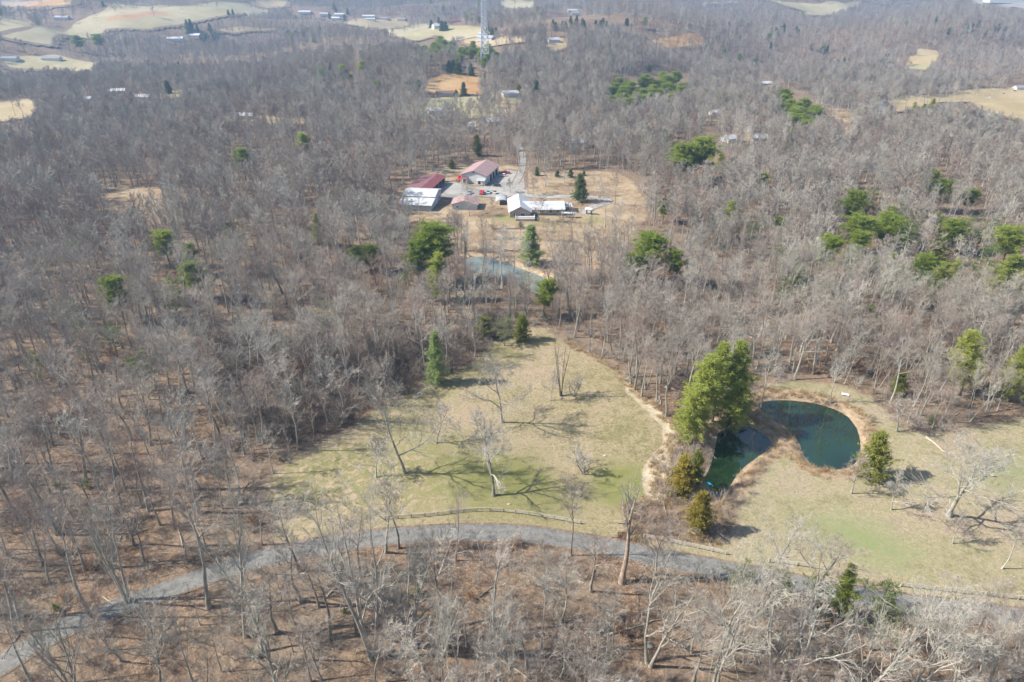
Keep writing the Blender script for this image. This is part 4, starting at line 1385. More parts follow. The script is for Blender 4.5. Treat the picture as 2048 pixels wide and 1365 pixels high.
# ---------------------------------------------------------------- the woods
STRIP = poly_at([(1340, 860), (1440, 850), (1428, 985), (1482, 1000), (1440, 1095), (1262, 1078), (1248, 1010), (1300, 1000), (1292, 945), (1336, 900)])
THICKET = poly_at([(430, 700), (620, 680), (850, 690), (960, 640), (1010, 660), (900, 745), (760, 812), (640, 868), (560, 905), (450, 850)])
HOUSES_PX = []      # filled below by the far houses list (kept clear of trees in front)
FAR_HOUSES = [
    # px, py(ground row), width, depth, wall height, rz, wall, roof, label
    (1020, 192, 15, 12, 3.0, 12, 'wall_white', 'roof_grey', 'white house with grey roof beside the orange field'),
    (890, 192, 16, 10, 2.8, 4, 'brick', 'roof_shingle', 'dark brown house below the orange clay field'),
    (1462, 284, 11, 9, 3.0, 20, 'wall_white', 'roof_grey', 'pale shed with grey roof among the right woods'),
    (1502, 262, 10, 12, 3.2, -38, 'brick', 'roof_slate', 'brown shed with grey roof behind the white sheds'),
    (1520, 284, 11, 8, 3.2, -10, 'wall_white', 'roof_grey', 'white farmhouse with grey roof right of the pale shed'),
    (1428, 230, 8, 6, 2.6, 15, 'wall_white', 'roof_white_y', 'tiny white shed left of the brown farmyard'),
    (1386, 221, 9, 3.5, 2.6, 4, 'wall_white', 'roof_white_y', 'white camper at the woods edge left of the farmyard'),
    (1530, 172, 13, 6, 3.0, 6, 'wall_cream', 'roof_white_y', 'small cream building on a knoll'),
    (1154, 292, 14, 8, 3.0, 0, 'wall_white', 'roof_white_y', 'white shed half hidden by trunks above the yard'),
    (1240, 272, 9, 8, 3.0, 0, 'wall_white', 'roof_white_y', 'white building hidden in woods right of the half hidden shed'),
    (2040, 180, 14, 9, 3.0, 0, 'wall_white', 'roof_slate', 'white house at the right end of the ridge field'),
    (878, 58, 22, 14, 5.0, 25, 'wall_white', 'roof_grey', 'large white house on the distant pasture hill'),
    (908, 46, 26, 12, 4.0, 0, 'brick', 'roof_red', 'red barn on the skyline of the pasture hill'),
    (972, 82, 24, 13, 4.5, -25, 'wall_white', 'roof_grey', 'white house behind the lattice mast'),
    (966, 74, 12, 9, 4.0, 0, 'wall_white', 'roof_white_y', 'small white house above the mast house'),
    (920, 80, 12, 9, 3.2, 0, 'wall_cream', 'roof_slate', 'low cream house left of the mast'),
    (1107, 86, 14, 10, 4.0, 10, 'wall_white', 'roof_grey', 'lone grey roofed house right of the mast'),
    (738, 36, 30, 16, 4.0, 0, 'wall_white', 'roof_white_y', 'white cottage left of the distant pasture'),
    (741, 42, 24, 12, 4.0, 0, 'wall_white', 'roof_grey', 'pale blue grey cottage below the white one'),
    (768, 40, 20, 12, 4.0, 0, 'wall_cream', 'roof_slate', 'brown roofed cottage in the distant row'),
    (803, 42, 20, 12, 4.0, 0, 'wall_cream', 'roof_slate', 'grey cottage at the right end of the distant row'),
    (672, 40, 20, 12, 4.0, 0, 'wall_white', 'roof_white_y', 'white cottage at the left end of the distant row'),
    (352, 82, 26, 14, 4.0, 8, 'wall_white', 'roof_white_y', 'long white house below the hill pasture'),
    (390, 76, 24, 13, 4.5, -10, 'brick', 'roof_white_y', 'white roofed brick house right of the long white house'),
    (22, 122, 20, 10, 3.5, 0, 'wall_white', 'roof_slate', 'white house at the left edge'),
    (105, 122, 24, 9, 3.5, 0, 'wall_white', 'roof_slate', 'long grey roofed house at the far left'),
    (236, 188, 15, 5, 3.0, 5, 'wall_white', 'roof_white_y', 'white trailer in the left woods, left of two'),
    (288, 200, 14, 5, 3.0, -8, 'wall_white', 'roof_white_y', 'white trailer in the left woods, right of two'),
    (178, 203, 6, 4, 2.6, 0, 'wall_white', 'roof_white_y', 'tiny white shed left of the trailers'),
    (490, 238, 14, 6, 3.0, 0, 'wall_white', 'roof_white_y', 'low white trailer beside the pale plume tree'),
    (790, 240, 12, 6, 3.2, 0, 'wall_white', 'roof_slate', 'grey shed behind bare trees left of the pale grass'),
    (772, 225, 12, 5, 3.0, 0, 'wall_white', 'roof_white_y', 'white trailer behind bare trees'),
    (872, 228, 13, 8, 3.2, 18, 'wall_white', 'roof_white_y', 'white roofed building seen through the trees above the workshop'),
    (763, 212, 10, 6, 3.0, 0, 'wall_white', 'roof_white_y', 'small white building at the left of the pale grass'),
    (985, 250, 13, 7, 3.2, 25, 'wall_white', 'roof_white_y', 'white roof slanting behind trunks above the workshop'),
    (944, 262, 5, 4, 4.0, 0, 'wall_white', 'roof_white_y', 'small white box building among trunks'),
    (1040, 228, 5, 4, 3.5, 0, 'brick', 'roof_red', 'tiny red shed near the dark conifer behind the woods'),
    (98, 0, 40, 18, 6, 0, 'wall_white', 'roof_white_y', 'pale building on the skyline at upper left'),
    (125, 40, 24, 12, 4, 0, 'wall_white', 'roof_grey', 'white house in the far left valley'),
    (610, 28, 30, 12, 4.5, 0, 'wall_white', 'roof_white_y', 'far white house right of the hill pasture'),
    (650, 32, 24, 12, 4.5, 0, 'wall_cream', 'roof_grey', 'far cream house right of the hill pasture'),
    (680, 33, 24, 12, 4.5, 0, 'wall_white', 'roof_white_y', 'far white house left of the cottages'),
    (745, 8, 70, 25, 7, 0, 'wall_white', 'roof_blue', 'long blue roofed building on the skyline'),
    (1422, 12, 40, 15, 5, 0, 'wall_white', 'roof_white_y', 'far white building at upper right, left of two'),
    (1460, 10, 40, 15, 5, 0, 'wall_white', 'roof_white_y', 'far white building at upper right, right of two'),
    (2020, 6, 130, 50, 10, -10, 'wall_white', 'roof_white_y', 'huge white warehouse in the upper right corner'),
    (1145, 25, 22, 12, 4, 0, 'wall_white', 'roof_grey', 'distant house on the far slope'),
    (1150, 30, 16, 10, 4, 0, 'wall_cream', 'roof_slate', 'low cream house on the far slope'),
]
M['roof_blue'] = ribbed('blue_metal', (0.06, 0.22, 0.62), 0.9, 0.4, 1)
for h_ in FAR_HOUSES:
    if h_[1] > 15:
        w_ = 5 + h_[2] * .55 * (1.2 if h_[1] < 100 else 1.6 if h_[1] < 200 else 1.3)
        hp = 7 if h_[1] < 100 else 12
        soft = h_[1] > 205
        HOUSES_PX.append(([(h_[0] - w_, h_[1] - hp), (h_[0] + w_, h_[1] - hp), (h_[0] + w_, h_[1] + 3), (h_[0] - w_, h_[1] + 3)], soft))

SOFT_PX = [px for nm, px, mt, pt, lb in FIELDS if 'beyond the woods' in lb or 'left woods' in lb or 'trailers' in lb or 'tan clay' in lb or 'farmyard' in lb]
GROVE_PX = [p_ for p_, n_, h_, k_, l_ in GROVES if n_ >= 14]
for key, xt, yt, yb, wpx, nm, lb in EVER:
    if yt < 620:
        h_ = (yb - yt) * (.5 if yt > 230 else .7)
        GROVE_PX.append([(xt - wpx * .4, yt + h_ * .1), (xt + wpx * .4, yt + h_ * .1), (xt + wpx * .45, yt + h_), (xt - wpx * .45, yt + h_)])
GROVE_PX.append([(935, 512), (968, 508), (1014, 520), (1050, 534), (1092, 552), (1088, 580), (1000, 550), (945, 536)])

VIEW = math.tan(R(36.9))


def scatter(d0, d1, spacing, g, wide=1.25):
    """jittered grid over the ring d0..d1 that the lens covers (with a margin for shadows)"""
    hw = d1 * VIEW * wide + 40
    xs = np.arange(-hw, hw, spacing); ys = np.arange(max(20, d0 * .4), d1, spacing)
    X, Y = np.meshgrid(xs, ys)
    X = X + g.uniform(-.48, .48, X.shape) * spacing; Y = Y + g.uniform(-.48, .48, Y.shape) * spacing
    X, Y = X.ravel(), Y.ravel()
    depth = Y * math.cos(PITCH) + CAM_H * math.sin(PITCH)
    d = np.hypot(X, Y)
    k = (d >= d0) & (d < d1) & (np.abs(X) < depth * .75 * wide + 25)
    return X[k], Y[k]


def clear_of(X, Y, top):
    """True where a tree of height top may stand"""
    ok = np.ones(X.shape, bool)
    d = np.hypot(X, Y)
    near = d < 430
    if near.any():
        x, y = X[near], Y[near]
        o = (sdist(x, y, MEADOW) > .5) & (sdist(x, y, LAWN) > 1.0) & (sdist(x, y, YARD) > .5)
        o &= (linedist(x, y, ROAD[::3]) > 3.4) & (linedist(x, y, ENTRY[::3]) > 3.2)
        for q in POND:
            o &= sdist(x, y, q) > 2.0
        for tx, ty, tr in TAKEN:
            if ty < 430:
                o &= np.hypot(x - tx, y - ty) > tr
        ok[near] = o
    z = base_height(X, Y)
    bx, by = project(X, Y, z)
    mx, my = project(X, Y, z + top * .55)
    tx, ty = project(X, Y, z + top * .82)
    for poly in CLEAR_PX:
        y1 = max(p[1] for p in poly)
        if y1 > 370:
            ok &= ~(in_poly(bx, by, poly) | in_poly(mx, my, poly))
            continue
        c = in_poly(bx, by, poly) | in_poly(mx, my, poly)
        c |= in_poly(tx, ty, poly)
        soft = poly in SOFT_PX
        thin = (np.sin(X * 12.9898 + Y * 78.233) * 43758.5453) % 1 > (.45 if soft else .97)
        ok &= ~c | (thin if soft else thin & ~in_poly(tx, ty, poly))
    hash_ = (np.sin(X * 12.9898 + Y * 78.233) * 43758.5453) % 1
    for poly in GROVE_PX:
        cut = .92 if len(poly) == 4 else .6
        ok &= ~(in_poly(bx, by, poly) | in_poly(mx, my, poly) | (in_poly(tx, ty, poly) & (hash_ < cut)))
    for poly, soft in HOUSES_PX:
        c = in_poly(bx, by, poly) | in_poly(mx, my, poly) | in_poly(tx, ty, poly)
        if soft:
            c &= (np.sin(X * 12.9898 + Y * 78.233) * 43758.5453) % 1 > .7
        ok &= ~c
    return ok


VCOL = {}


def variants(key, objs):
    c = bpy.data.collections.new(key)
    for i, me in enumerate(objs):
        o = bpy.data.objects.new(f'{key}_{i:03d}', me)
        c.objects.link(o)
    VCOL[key] = c
    return c


def instancer(name, coll, pos, idx, rot, scl, label):
    me = bpy.data.meshes.new(name)
    me.vertices.add(len(pos))
    me.vertices.foreach_set('co', np.asarray(pos, np.float32).ravel())
    attr(me, 'pick', idx, 'INT')
    attr(me, 'turn', rot, 'FLOAT_VECTOR')
    attr(me, 'size', scl, 'FLOAT_VECTOR')
    o = new_obj(name, me)
    o['kind'] = 'stuff'
    o['label'] = label
    ng = bpy.data.node_groups.new(name, 'GeometryNodeTree')
    ng.interface.new_socket('Geometry', in_out='INPUT', socket_type='NodeSocketGeometry')
    ng.interface.new_socket('Geometry', in_out='OUTPUT', socket_type='NodeSocketGeometry')
    gi = ng.nodes.new('NodeGroupInput'); go = ng.nodes.new('NodeGroupOutput')
    ci = ng.nodes.new('GeometryNodeCollectionInfo')
    ci.inputs['Collection'].default_value = coll
    ci.inputs['Separate Children'].default_value = True
    ci.inputs['Reset Children'].default_value = True
    ip = ng.nodes.new('GeometryNodeInstanceOnPoints')
    ip.inputs['Pick Instance'].default_value = True

    def na(nm, t):
        n = ng.nodes.new('GeometryNodeInputNamedAttribute')
        n.data_type = t
        n.inputs['Name'].default_value = nm
        return next(s for s in n.outputs if s.enabled and s.name == 'Attribute')
    L = ng.links.new
    L(gi.outputs[0], ip.inputs['Points'])
    L(ci.outputs[0], ip.inputs['Instance'])
    L(na('pick', 'INT'), ip.inputs['Instance Index'])
    er = ng.nodes.new('FunctionNodeEulerToRotation')
    L(na('turn', 'FLOAT_VECTOR'), er.inputs[0])
    L(er.outputs[0], ip.inputs['Rotation'])
    L(na('size', 'FLOAT_VECTOR'), ip.inputs['Scale'])
    L(ip.outputs[0], go.inputs[0])
    md = o.modifiers.new('scatter', 'NODES')
    md.node_group = ng
    return o


# variants for the mass of the woods: 0-8 near, 9-14 middle, 15-19 far
vm = []
near_keys = [f'forest{i}' for i in range(6)] + [f'pale{i}' for i in range(3)] + ['sapling0', 'sapling1']
for k in near_keys:
    T, C, b, l = SP[k][3]
    vm.append(combo(k + '_whole', [T, C], [b, l]))
n_near = len(vm)
for s in range(5):
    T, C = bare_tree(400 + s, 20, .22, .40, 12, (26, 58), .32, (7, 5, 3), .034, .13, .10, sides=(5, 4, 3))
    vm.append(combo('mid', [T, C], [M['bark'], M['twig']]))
T, C = bare_tree(410, 20, .22, .36, 12, (22, 48), .36, (7, 5, 3), .032, .12, .12, sides=(5, 4, 3))
vm.append(combo('mid', [T, C], [M['pale_bark'], M['pale_bark']]))
n_mid = len(vm)
for s in range(5):
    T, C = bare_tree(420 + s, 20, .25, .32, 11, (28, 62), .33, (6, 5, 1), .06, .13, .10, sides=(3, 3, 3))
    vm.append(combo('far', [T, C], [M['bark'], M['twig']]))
n_far = len(vm)
variants('bare_tree_shapes', vm)

g = np.random.default_rng(21)
AX, AY, AH, AI = [], [], [], []
for d0, d1, sp, lod in ((30, 280, 4.5, 0), (280, 1000, 5.4, 1), (1000, 2200, 9.5, 2), (2200, 4600, 17, 3)):
    X, Y = scatter(d0, d1, sp, g, 1.3 if lod == 0 else 1.1)
    n = len(X)
    hgt = g.uniform(11.5, 22.5, n) * (1 + .10 * sines(31, 5, 90, X, Y))
    if lod == 3:
        hgt *= 1.15
    ok = clear_of(X, Y, hgt)
    if lod == 0:
        dens = .92 + .24 * sines(33, 5, 38, X, Y)
        bx, by = project(X, Y, 0 * X)
        ry = np.interp(bx, [0, 300, 500, 700, 900, 1050, 1330, 1650, 2048], [1335, 1190, 1122, 1084, 1068, 1068, 1118, 1180, 1240])
        below = by > ry + 15
        dens = np.where(below, .66 + .15 * sines(34, 4, 25, X, Y), dens)
        dens = np.where(below & (bx > 850) & (bx < 1250), .5, dens)
        dens = np.where(~below & (by > 820) & (bx < 560), .62, dens)
        dens = np.where(sdist(X, Y, STRIP) < 0, .05, dens)
        dens = np.where(sdist(X, Y, THICKET) < 0, .45, dens)
        ty_n = project(X, Y, hgt)[1]
        dens = np.where(below & (bx > 820) & (bx < 1480) & (ty_n < ry + 10), dens * .35, dens)
        ok &= g.uniform(size=n) < dens
        idx = g.integers(0, 6, n)
        pale = g.uniform(size=n) < np.where(X > 60, .42, .16) + .1 * sines(37, 4, 60, X, Y)
        idx = np.where(pale, g.integers(6, 9, n), idx)
        sap = g.uniform(size=n) < np.where(below, .42, .24)
        idx = np.where(sap, g.integers(9, 11, n), idx)
        hgt = np.where(sap, hgt * g.uniform(.35, .75, n), hgt)
    elif lod == 1:
        idx = np.where(g.uniform(size=n) < np.where(X > 60, .30, .14), n_mid - 1, g.integers(n_near, n_mid - 1, n))
        ok &= g.uniform(size=n) < .88
    else:
        idx = g.integers(n_mid, n_far, n)
        ok &= g.uniform(size=n) < .93
    AX.append(X[ok]); AY.append(Y[ok]); AH.append(hgt[ok]); AI.append(idx[ok])
AX, AY, AH, AI = map(np.concatenate, (AX, AY, AH, AI))
AZ = ground_z(AX, AY)
nomH = np.array([SP[k][0] for k in near_keys] + [20] * (n_far - n_near), float)
AS = AH / nomH[AI]
mx_, my_ = project(AX, AY, AZ + AH * .5)
bx_, by_ = project(AX, AY, AZ)
tx_, ty_ = project(AX, AY, AZ + AH)
seen = (mx_ > -10) & (mx_ < 2058) & (ty_ < 1340) & (AI < n_near)
order = np.argsort(np.where(seen, np.hypot(AX, AY), 1e9))
own = order[:300 - n_hand]
RANK = []
for i in own:
    key = near_keys[AI[i]]
    ry = np.interp(bx_[i], [0, 300, 500, 700, 900, 1050, 1330, 1650, 2048], [1335, 1190, 1122, 1084, 1068, 1068, 1118, 1180, 1240])
    south = by_[i] > ry
    side = 'left' if bx_[i] < 680 else 'centre' if bx_[i] < 1300 else 'right'
    look = {'f': 'grey', 'p': 'pale barked', 's': 'thin young'}[key[0]]
    where = {('left', True): 'below the lane at lower left', ('centre', True): 'below the lane at bottom centre', ('right', True): 'below the lane at bottom right',
             ('left', False): 'in woods between lane and meadow', ('centre', False): 'beside the meadow above the lane', ('right', False): 'on the right side above the lane'}[(side, bool(south))]
    lb = f'{look} bare tree {where}'
    o_ = plant(key, AX[i], AY[i], AH[i], 'bare_tree', lb, 'tree', f'{look} bare trees {where}', float(g.uniform(0, 6.28)), float(g.uniform(1.0, 1.6) if south else g.uniform(.9, 1.35)), 4.0, float(AZ[i]))
    RANK.append((o_, lb, mx_[i]))
rank_labels(RANK)
rest = np.ones(len(AX), bool)
rest[own] = False
k = int(rest.sum())
jit = g.uniform(.75, 1.45, (k, 1))
far_w = np.where(np.hypot(AX[rest], AY[rest]) > 2200, 1.7, 1.0)[:, None]
scl = np.concatenate([AS[rest][:, None] * jit * far_w, AS[rest][:, None] * jit * far_w, AS[rest][:, None]], 1)
rot = np.stack([g.normal(size=k) * .04, g.normal(size=k) * .04, g.uniform(0, 6.28, k)], 1)
instancer('bare_woods', VCOL['bare_tree_shapes'], np.stack([AX[rest], AY[rest], AZ[rest]], 1), AI[rest], rot, scl, 'leafless grey brown woods covering the land into the distance')
print('bare trees', len(AX))

# far scattered pines beyond those set one by one
pv = [combo('far_pine', [SP[k_][3][0], SP[k_][3][1]], [SP[k_][3][2], SP[k_][3][3]]) for k_ in ('pine0', 'pine1', 'spruce0')]
variants('far_pine_shapes', pv)
X, Y = scatter(520, 3600, 30, g, 1.05)
hgt = g.uniform(11, 20, len(X))
n1 = sines(51, 6, 420, X, Y)
ok = clear_of(X, Y, hgt) & (g.uniform(size=len(X)) < np.clip((n1 - .55) * .55, .02, .6)) & (np.hypot(X, Y) > 560 + 300 * (n1 < 1))
X, Y, hgt = X[ok], Y[ok], hgt[ok]
s_ = hgt / 17
instancer('distant_pines', VCOL['far_pine_shapes'], np.stack([X, Y, ground_z(X, Y)], 1), g.integers(0, 3, len(X)), np.stack([0 * X, 0 * X, g.uniform(0, 6, len(X))], 1), np.stack([s_ * 1.15, s_ * 1.15, s_], 1), 'dark pines scattered through the distant woods')
print('far pines', len(X))

# undergrowth
uv = []
for s in range(4):
    C, _ = shrub(500 + s, 3.0, 15, .012, .5, 6)
    uv.append(combo('brush', [C], [M['brush']]))
for s in range(2):
    C, _ = shrub(510 + s, 3.4, 12, .013, .35, 6)
    uv.append(combo('grey_brush', [C], [M['pale_bark'] if s else M['twig']]))
C, L = shrub(520, 2.6, 10, .012, .5, 5, 5)
uv.append(combo('leafy_brush', [C, L], [M['brush'], M['rust_leaf']]))
C, L = shrub(521, 1.8, 9, .012, .6, 5, 6)
uv.append(combo('green_brush', [C, L], [M['brush'], M['sparse']]))
for s in range(2):
    C, _ = shrub(530 + s, 3.4, 16, .013, .45, 6)
    uv.append(combo('dark_brush', [C], [M['thicket']]))
variants('undergrowth_shapes', uv)
X, Y = scatter(40, 380, 3.1, g, 1.05)
zone_strip = sdist(X, Y, STRIP) < 0
zone_thick = sdist(X, Y, THICKET) < 1
p = .52 + .20 * sines(61, 5, 30, X, Y)
sm = sdist(X, Y, MEADOW)
p = np.where((sm > 0) & (sm < 16) & (project(X, Y, 0 * X)[1] < 900), .85, p)
bx, by = project(X, Y, 0 * X)
p = np.where((by > 1085) & (by < 1190) & (bx > 700) & (bx < 1500) & (linedist(X, Y, ROAD[::3]) < 9), .75, p)
p = np.where(zone_strip, .95, p)
p = np.where(zone_thick, .92, p)
p = np.where(by > 1080, np.maximum(p, .58), p)
ok = (g.uniform(size=len(X)) < p) & (sm > .3) & ((sdist(X, Y, LAWN) > .2)) & (sdist(X, Y, YARD) > 1) & (linedist(X, Y, ROAD[::3]) > 3.2)
for q in POND:
    ok &= sdist(X, Y, q) > .8
X, Y, zs, zt = X[ok], Y[ok], zone_strip[ok], zone_thick[ok]
n = len(X)
idx = g.integers(0, 6, n)
idx = np.where(g.uniform(size=n) < .035, 6, idx)
idx = np.where(g.uniform(size=n) < .03, 7, idx)
idx = np.where(g.uniform(size=n) < .4, g.integers(4, 6, n), idx)
idx = np.where(zt & (g.uniform(size=n) < .7), g.integers(8, 10, n), idx)
idx = np.where(zs & (g.uniform(size=n) < .5), g.integers(0, 4, n), idx)
s_ = g.uniform(.45, 1.15, n) * np.where(zt, 1.9, 1) * np.where(zs, 1.25, 1)
# bank bushes round the ponds
ex, ey, es = [], [], []
for (px, py, sz) in [(1500, 960, .7), (1485, 972, .8), (1470, 985, .8), (1512, 945, .7), (1525, 930, .6), (1540, 915, .6), (1495, 985, .7), (1478, 1000, .9), (1462, 1005, .8), (1598, 860, .6), (1590, 895, .5), (1604, 915, .4), (1740, 850, .7), (1745, 870, .6), (1750, 890, .6), (1738, 835, .6), (1560, 905, .5), (1810, 830, 1.1), (1850, 840, 1.2), (1880, 850, 1.0), (1830, 850, 1.0), (1640, 795, .5), (1600, 788, .5), (1700, 800, .5)]:
    for r_ in range(2):
        q = flat(px + rnd.uniform(-8, 8), py + rnd.uniform(-5, 5))
        ex.append(q[0]); ey.append(q[1]); es.append(sz * rnd.uniform(.7, 1.1))
X = np.concatenate([X, ex]); Y = np.concatenate([Y, ey]); s_ = np.concatenate([s_, es]); idx = np.concatenate([idx, g.integers(0, 4, len(ex))])
n = len(X)
instancer('undergrowth', VCOL['undergrowth_shapes'], np.stack([X, Y, ground_z(X, Y)], 1), idx, np.stack([0 * X, 0 * X, g.uniform(0, 6.28, n)], 1), np.stack([s_ * 1.15, s_ * 1.15, s_], 1), 'brown leafless undergrowth and thickets')

# straw grass on banks, verges and the strip beside the meadow
variants('straw_shapes', [combo('straw', [grass_clump(600 + s, .8 + .15 * s, 70, 1.0)], [M['straw']]) for s in range(3)])
X, Y = scatter(60, 260, 1.25, g, 1.0)
pr = np.zeros(len(X))
for q in POND[:2]:
    sd = sdist(X, Y, q)
    pr = np.maximum(pr, np.where((sd > .6) & (sd < 4.2), .55, 0))
sd = sdist(X, Y, MEADOW)
bx, by = project(X, Y, 0 * X)
pr = np.maximum(pr, np.where((sd > -.6) & (sd < 2.6) & (bx > 1130) & (by < 1010), .8, 0))
pr = np.maximum(pr, np.where((sd > 0) & (sd < 6) & (bx > 1270) & (by > 870) & (by < 1010), .8, 0))
pr = np.maximum(pr, np.where(sdist(X, Y, STRIP) < 0, .22, 0))
ok = (g.uniform(size=len(X)) < pr)
for q in POND:
    ok &= sdist(X, Y, q) > .5
X, Y = X[ok], Y[ok]
n = len(X)
s_ = g.uniform(.5, 1.1, n)
instancer('straw_grass', VCOL['straw_shapes'], np.stack([X, Y, ground_z(X, Y)], 1), g.integers(0, 3, n), np.stack([0 * X, 0 * X, g.uniform(0, 6, n)], 1), np.stack([s_, s_, s_], 1), 'tall straw coloured grass on banks and meadow edge')

# fallen branches on the forest floor
lv = []
for s in range(4):
    C = MB()
    gg = np.random.default_rng(700 + s)
    P = grow(gg, (0, 0, .12), (1, 0, 0), gg.uniform(3, 7), 5, .05, 0); P[:, 2] = .12 + np.abs(gg.normal(size=6)) * .05
    C.tube(P, np.linspace(.12, .05, 6), 5)
    for j in range(3):
        W = grow(gg, P[2 + j], (1, gg.normal(), .15), 1.4, 2, .1, 0)
        C.tube(W, [.035, .03, .015], 3, cap=False)
    lv.append(combo('fallen', [C], [M['log']]))
variants('fallen_shapes', lv)
X, Y = scatter(50, 300, 9, g, 1.0)
ok = clear_of(X, Y, 0 * X + .5) & (g.uniform(size=len(X)) < .6)
X, Y = X[ok], Y[ok]
n = len(X)
s_ = g.uniform(.5, 1.2, n)
instancer('fallen_branches', VCOL['fallen_shapes'], np.stack([X, Y, ground_z(X, Y)], 1), g.integers(0, 4, n), np.stack([0 * X, 0 * X, g.uniform(0, 6, n)], 1), np.stack([s_, s_, s_], 1), 'fallen branches lying in the leaf litter')

# ---------------------------------------------------------------- buildings
def chevron(W, over, wh, rh, y0, y1, th=.16):
    """gable roof as one folded plate, ridge along y"""
    k = rh / (W / 2)
    xo = W / 2 + over
    lo = wh - over * k + .04; hi = wh + rh + .04
    m = MB()
    V = []
    for y in (y0, y1):
        V += [(-xo, y, lo), (0, y, hi), (xo, y, lo), (xo, y, lo + th), (0, y, hi + th * 1.05), (-xo, y, lo + th)]
    q = [(0, 1, 4, 5), (1, 2, 3, 4), (7, 6, 11, 10), (8, 7, 10, 9), (5, 4, 10, 11), (4, 3, 9, 10), (1, 0, 6, 7), (2, 1, 7, 8), (0, 5, 11, 6), (3, 2, 8, 9)]
    return m.add(V, q)


def gable(name, label, x, y, rz, W, D, wh, rh, wall, roof, over=.5, front=(), right=(), left=(), cat='building', z=None, group=None):
    """ridge along local y, front gable at -y; openings as (offset, z0, width, height, kind)"""
    z = float(ground_z(x, y)) if z is None else z
    o = new_obj(name, None, None, (x, y, z), (0, 0, R(rz)))
    tag(o, label, cat, group)
    MB().prism([(-W / 2, -.4), (W / 2, -.4), (W / 2, wh), (0, wh + rh), (-W / 2, wh)], 'y', -D / 2, D / 2).build('wall', M[wall], o)
    chevron(W, over, wh, rh, -D / 2 - over, D / 2 + over).build('roof', M[roof], o)
    for face, lst in (('f', front), ('r', right), ('l', left)):
        for off, z0, w, h, kind in lst:
            if face == 'f':
                b = (off - w / 2, off + w / 2, -D / 2 - .05, -D / 2 + .06)
                p = (off - w / 2 + .12, off + w / 2 - .12, -D / 2 - .07, -D / 2 - .03)
            elif face == 'r':
                b = (W / 2 - .06, W / 2 + .05, off - w / 2, off + w / 2)
                p = (W / 2 + .03, W / 2 + .07, off - w / 2 + .12, off + w / 2 - .12)
            else:
                b = (-W / 2 - .05, -W / 2 + .06, off - w / 2, off + w / 2)
                p = (-W / 2 - .07, -W / 2 - .03, off - w / 2 + .12, off + w / 2 - .12)
            if kind == 'window':
                f = MB().box(*b, z0, z0 + h).build('window', M['white_paint'], o)
                MB().box(*p, z0 + .12, z0 + h - .12).build('pane', M['glass'], f)
            elif kind == 'door':
                MB().box(*b, z0, z0 + h).build('door', M['white_paint'], o)
            elif kind == 'dark_door':
                MB().box(*b, z0, z0 + h).build('door', M['dark'], o)
            else:
                MB().box(*b, z0, z0 + h).build('bay_door', M['wall_grey'], o)
    return o


# workshop
ws = gable('workshop', 'large white workshop with faded red metal roof beside the gravel lot', -18.2, 391.5, -15, 14.6, 25, 4.9, 2.5, 'wall_white', 'roof_pink', .7,
           front=[(-5.6, 0, 1.6, 2.4, 'dark_door'), (3.2, 0, 1.4, 2.3, 'dark_door'), (0, 6.0, .9, .7, 'dark_door')],
           right=[(-9, 0, 3.2, 3.4, 'bay'), (-3.5, 0, 3.2, 3.4, 'dark_door'), (2, 0, 3.2, 3.4, 'dark_door'), (7.5, 0, 3.2, 3.4, 'dark_door')])
MB().slab((-7.2, -15.2, 2.9), (-3.2, -15.2, 2.9), (-3.2, -12.5, 3.5), (-7.2, -12.5, 3.5), .12).build('awning', M['roof_dark'], ws)
MB().slab((2.2, -15.6, 2.7), (7.2, -15.6, 2.7), (7.2, -12.5, 3.6), (2.2, -12.5, 3.6), .12).build('awning', M['roof_grey'], ws)
for a in (-7, -3.4, 2.4, 7.0):
    MB().box(a - .08, a + .08, -15.3, -15.14, -.1, 2.85).build('awning_post', M['white_paint'], ws)

# white barn with stepped roof
bn = new_obj('barn', None, None, (-46.6, 340.3, float(ground_z(-46.6, 340.3))), (0, 0, R(-8)))
tag(bn, 'big pale barn with stepped white metal roof', 'barn')
prof = [(-11, -.4), (11, -.4), (11, 5.0), (3.9, 6.6), (-3.0, 4.9), (-3.0, 4.45), (-11, 3.1)]
MB().prism(prof, 'x', -8, 8).build('wall', M['wall_grey'], bn)
lw = MB()
lw.slab((-8.6, -11.7, 2.98), (8.6, -11.7, 2.98), (8.6, -2.9, 4.55), (-8.6, -2.9, 4.55), .14)
lw.build('lower_roof', M['roof_white'], bn)
up = [(-3.4, 5.0), (3.9, 6.75), (11.7, 5.0)]
V, q = [], []
for x_ in (-8.6, 8.6):
    V += [(x_, a, b) for a, b in up] + [(x_, a, b - .16) for a, b in up]
n_ = len(up)
for i in range(n_ - 1):
    q += [(i, i + 1, 2 * n_ + i + 1, 2 * n_ + i), (n_ + i + 1, n_ + i, 3 * n_ + i, 3 * n_ + i + 1), (i + 1, i, n_ + i, n_ + i + 1), (2 * n_ + i, 2 * n_ + i + 1, 3 * n_ + i + 1, 3 * n_ + i)]
q += [(0, 2 * n_, 3 * n_, n_), (n_ - 1, 2 * n_ - 1, 4 * n_ - 1, 3 * n_ - 1)]
MB().add(V, q).build('upper_roof', M['roof_white'], bn)
MB().box(7.94, 8.06, -2, 3.5, 0, 4.0).build('barn_door', M['steel'], bn)
MB().box(7.94, 8.05, 6.5, 8.2, 1.4, 2.6).build('window', M['glass'], bn)

# small shed with red roof
sh = gable('shed', 'low grey shed with red metal roof below the gravel lot', -23.4, 335.3, -3, 12.6, 10, 2.7, 1.9, 'wall_grey', 'roof_pink', .6,
           front=[(-3.5, .9, 1.2, 1.0, 'window')], right=[(0, 0, 2.4, 2.2, 'dark_door')])

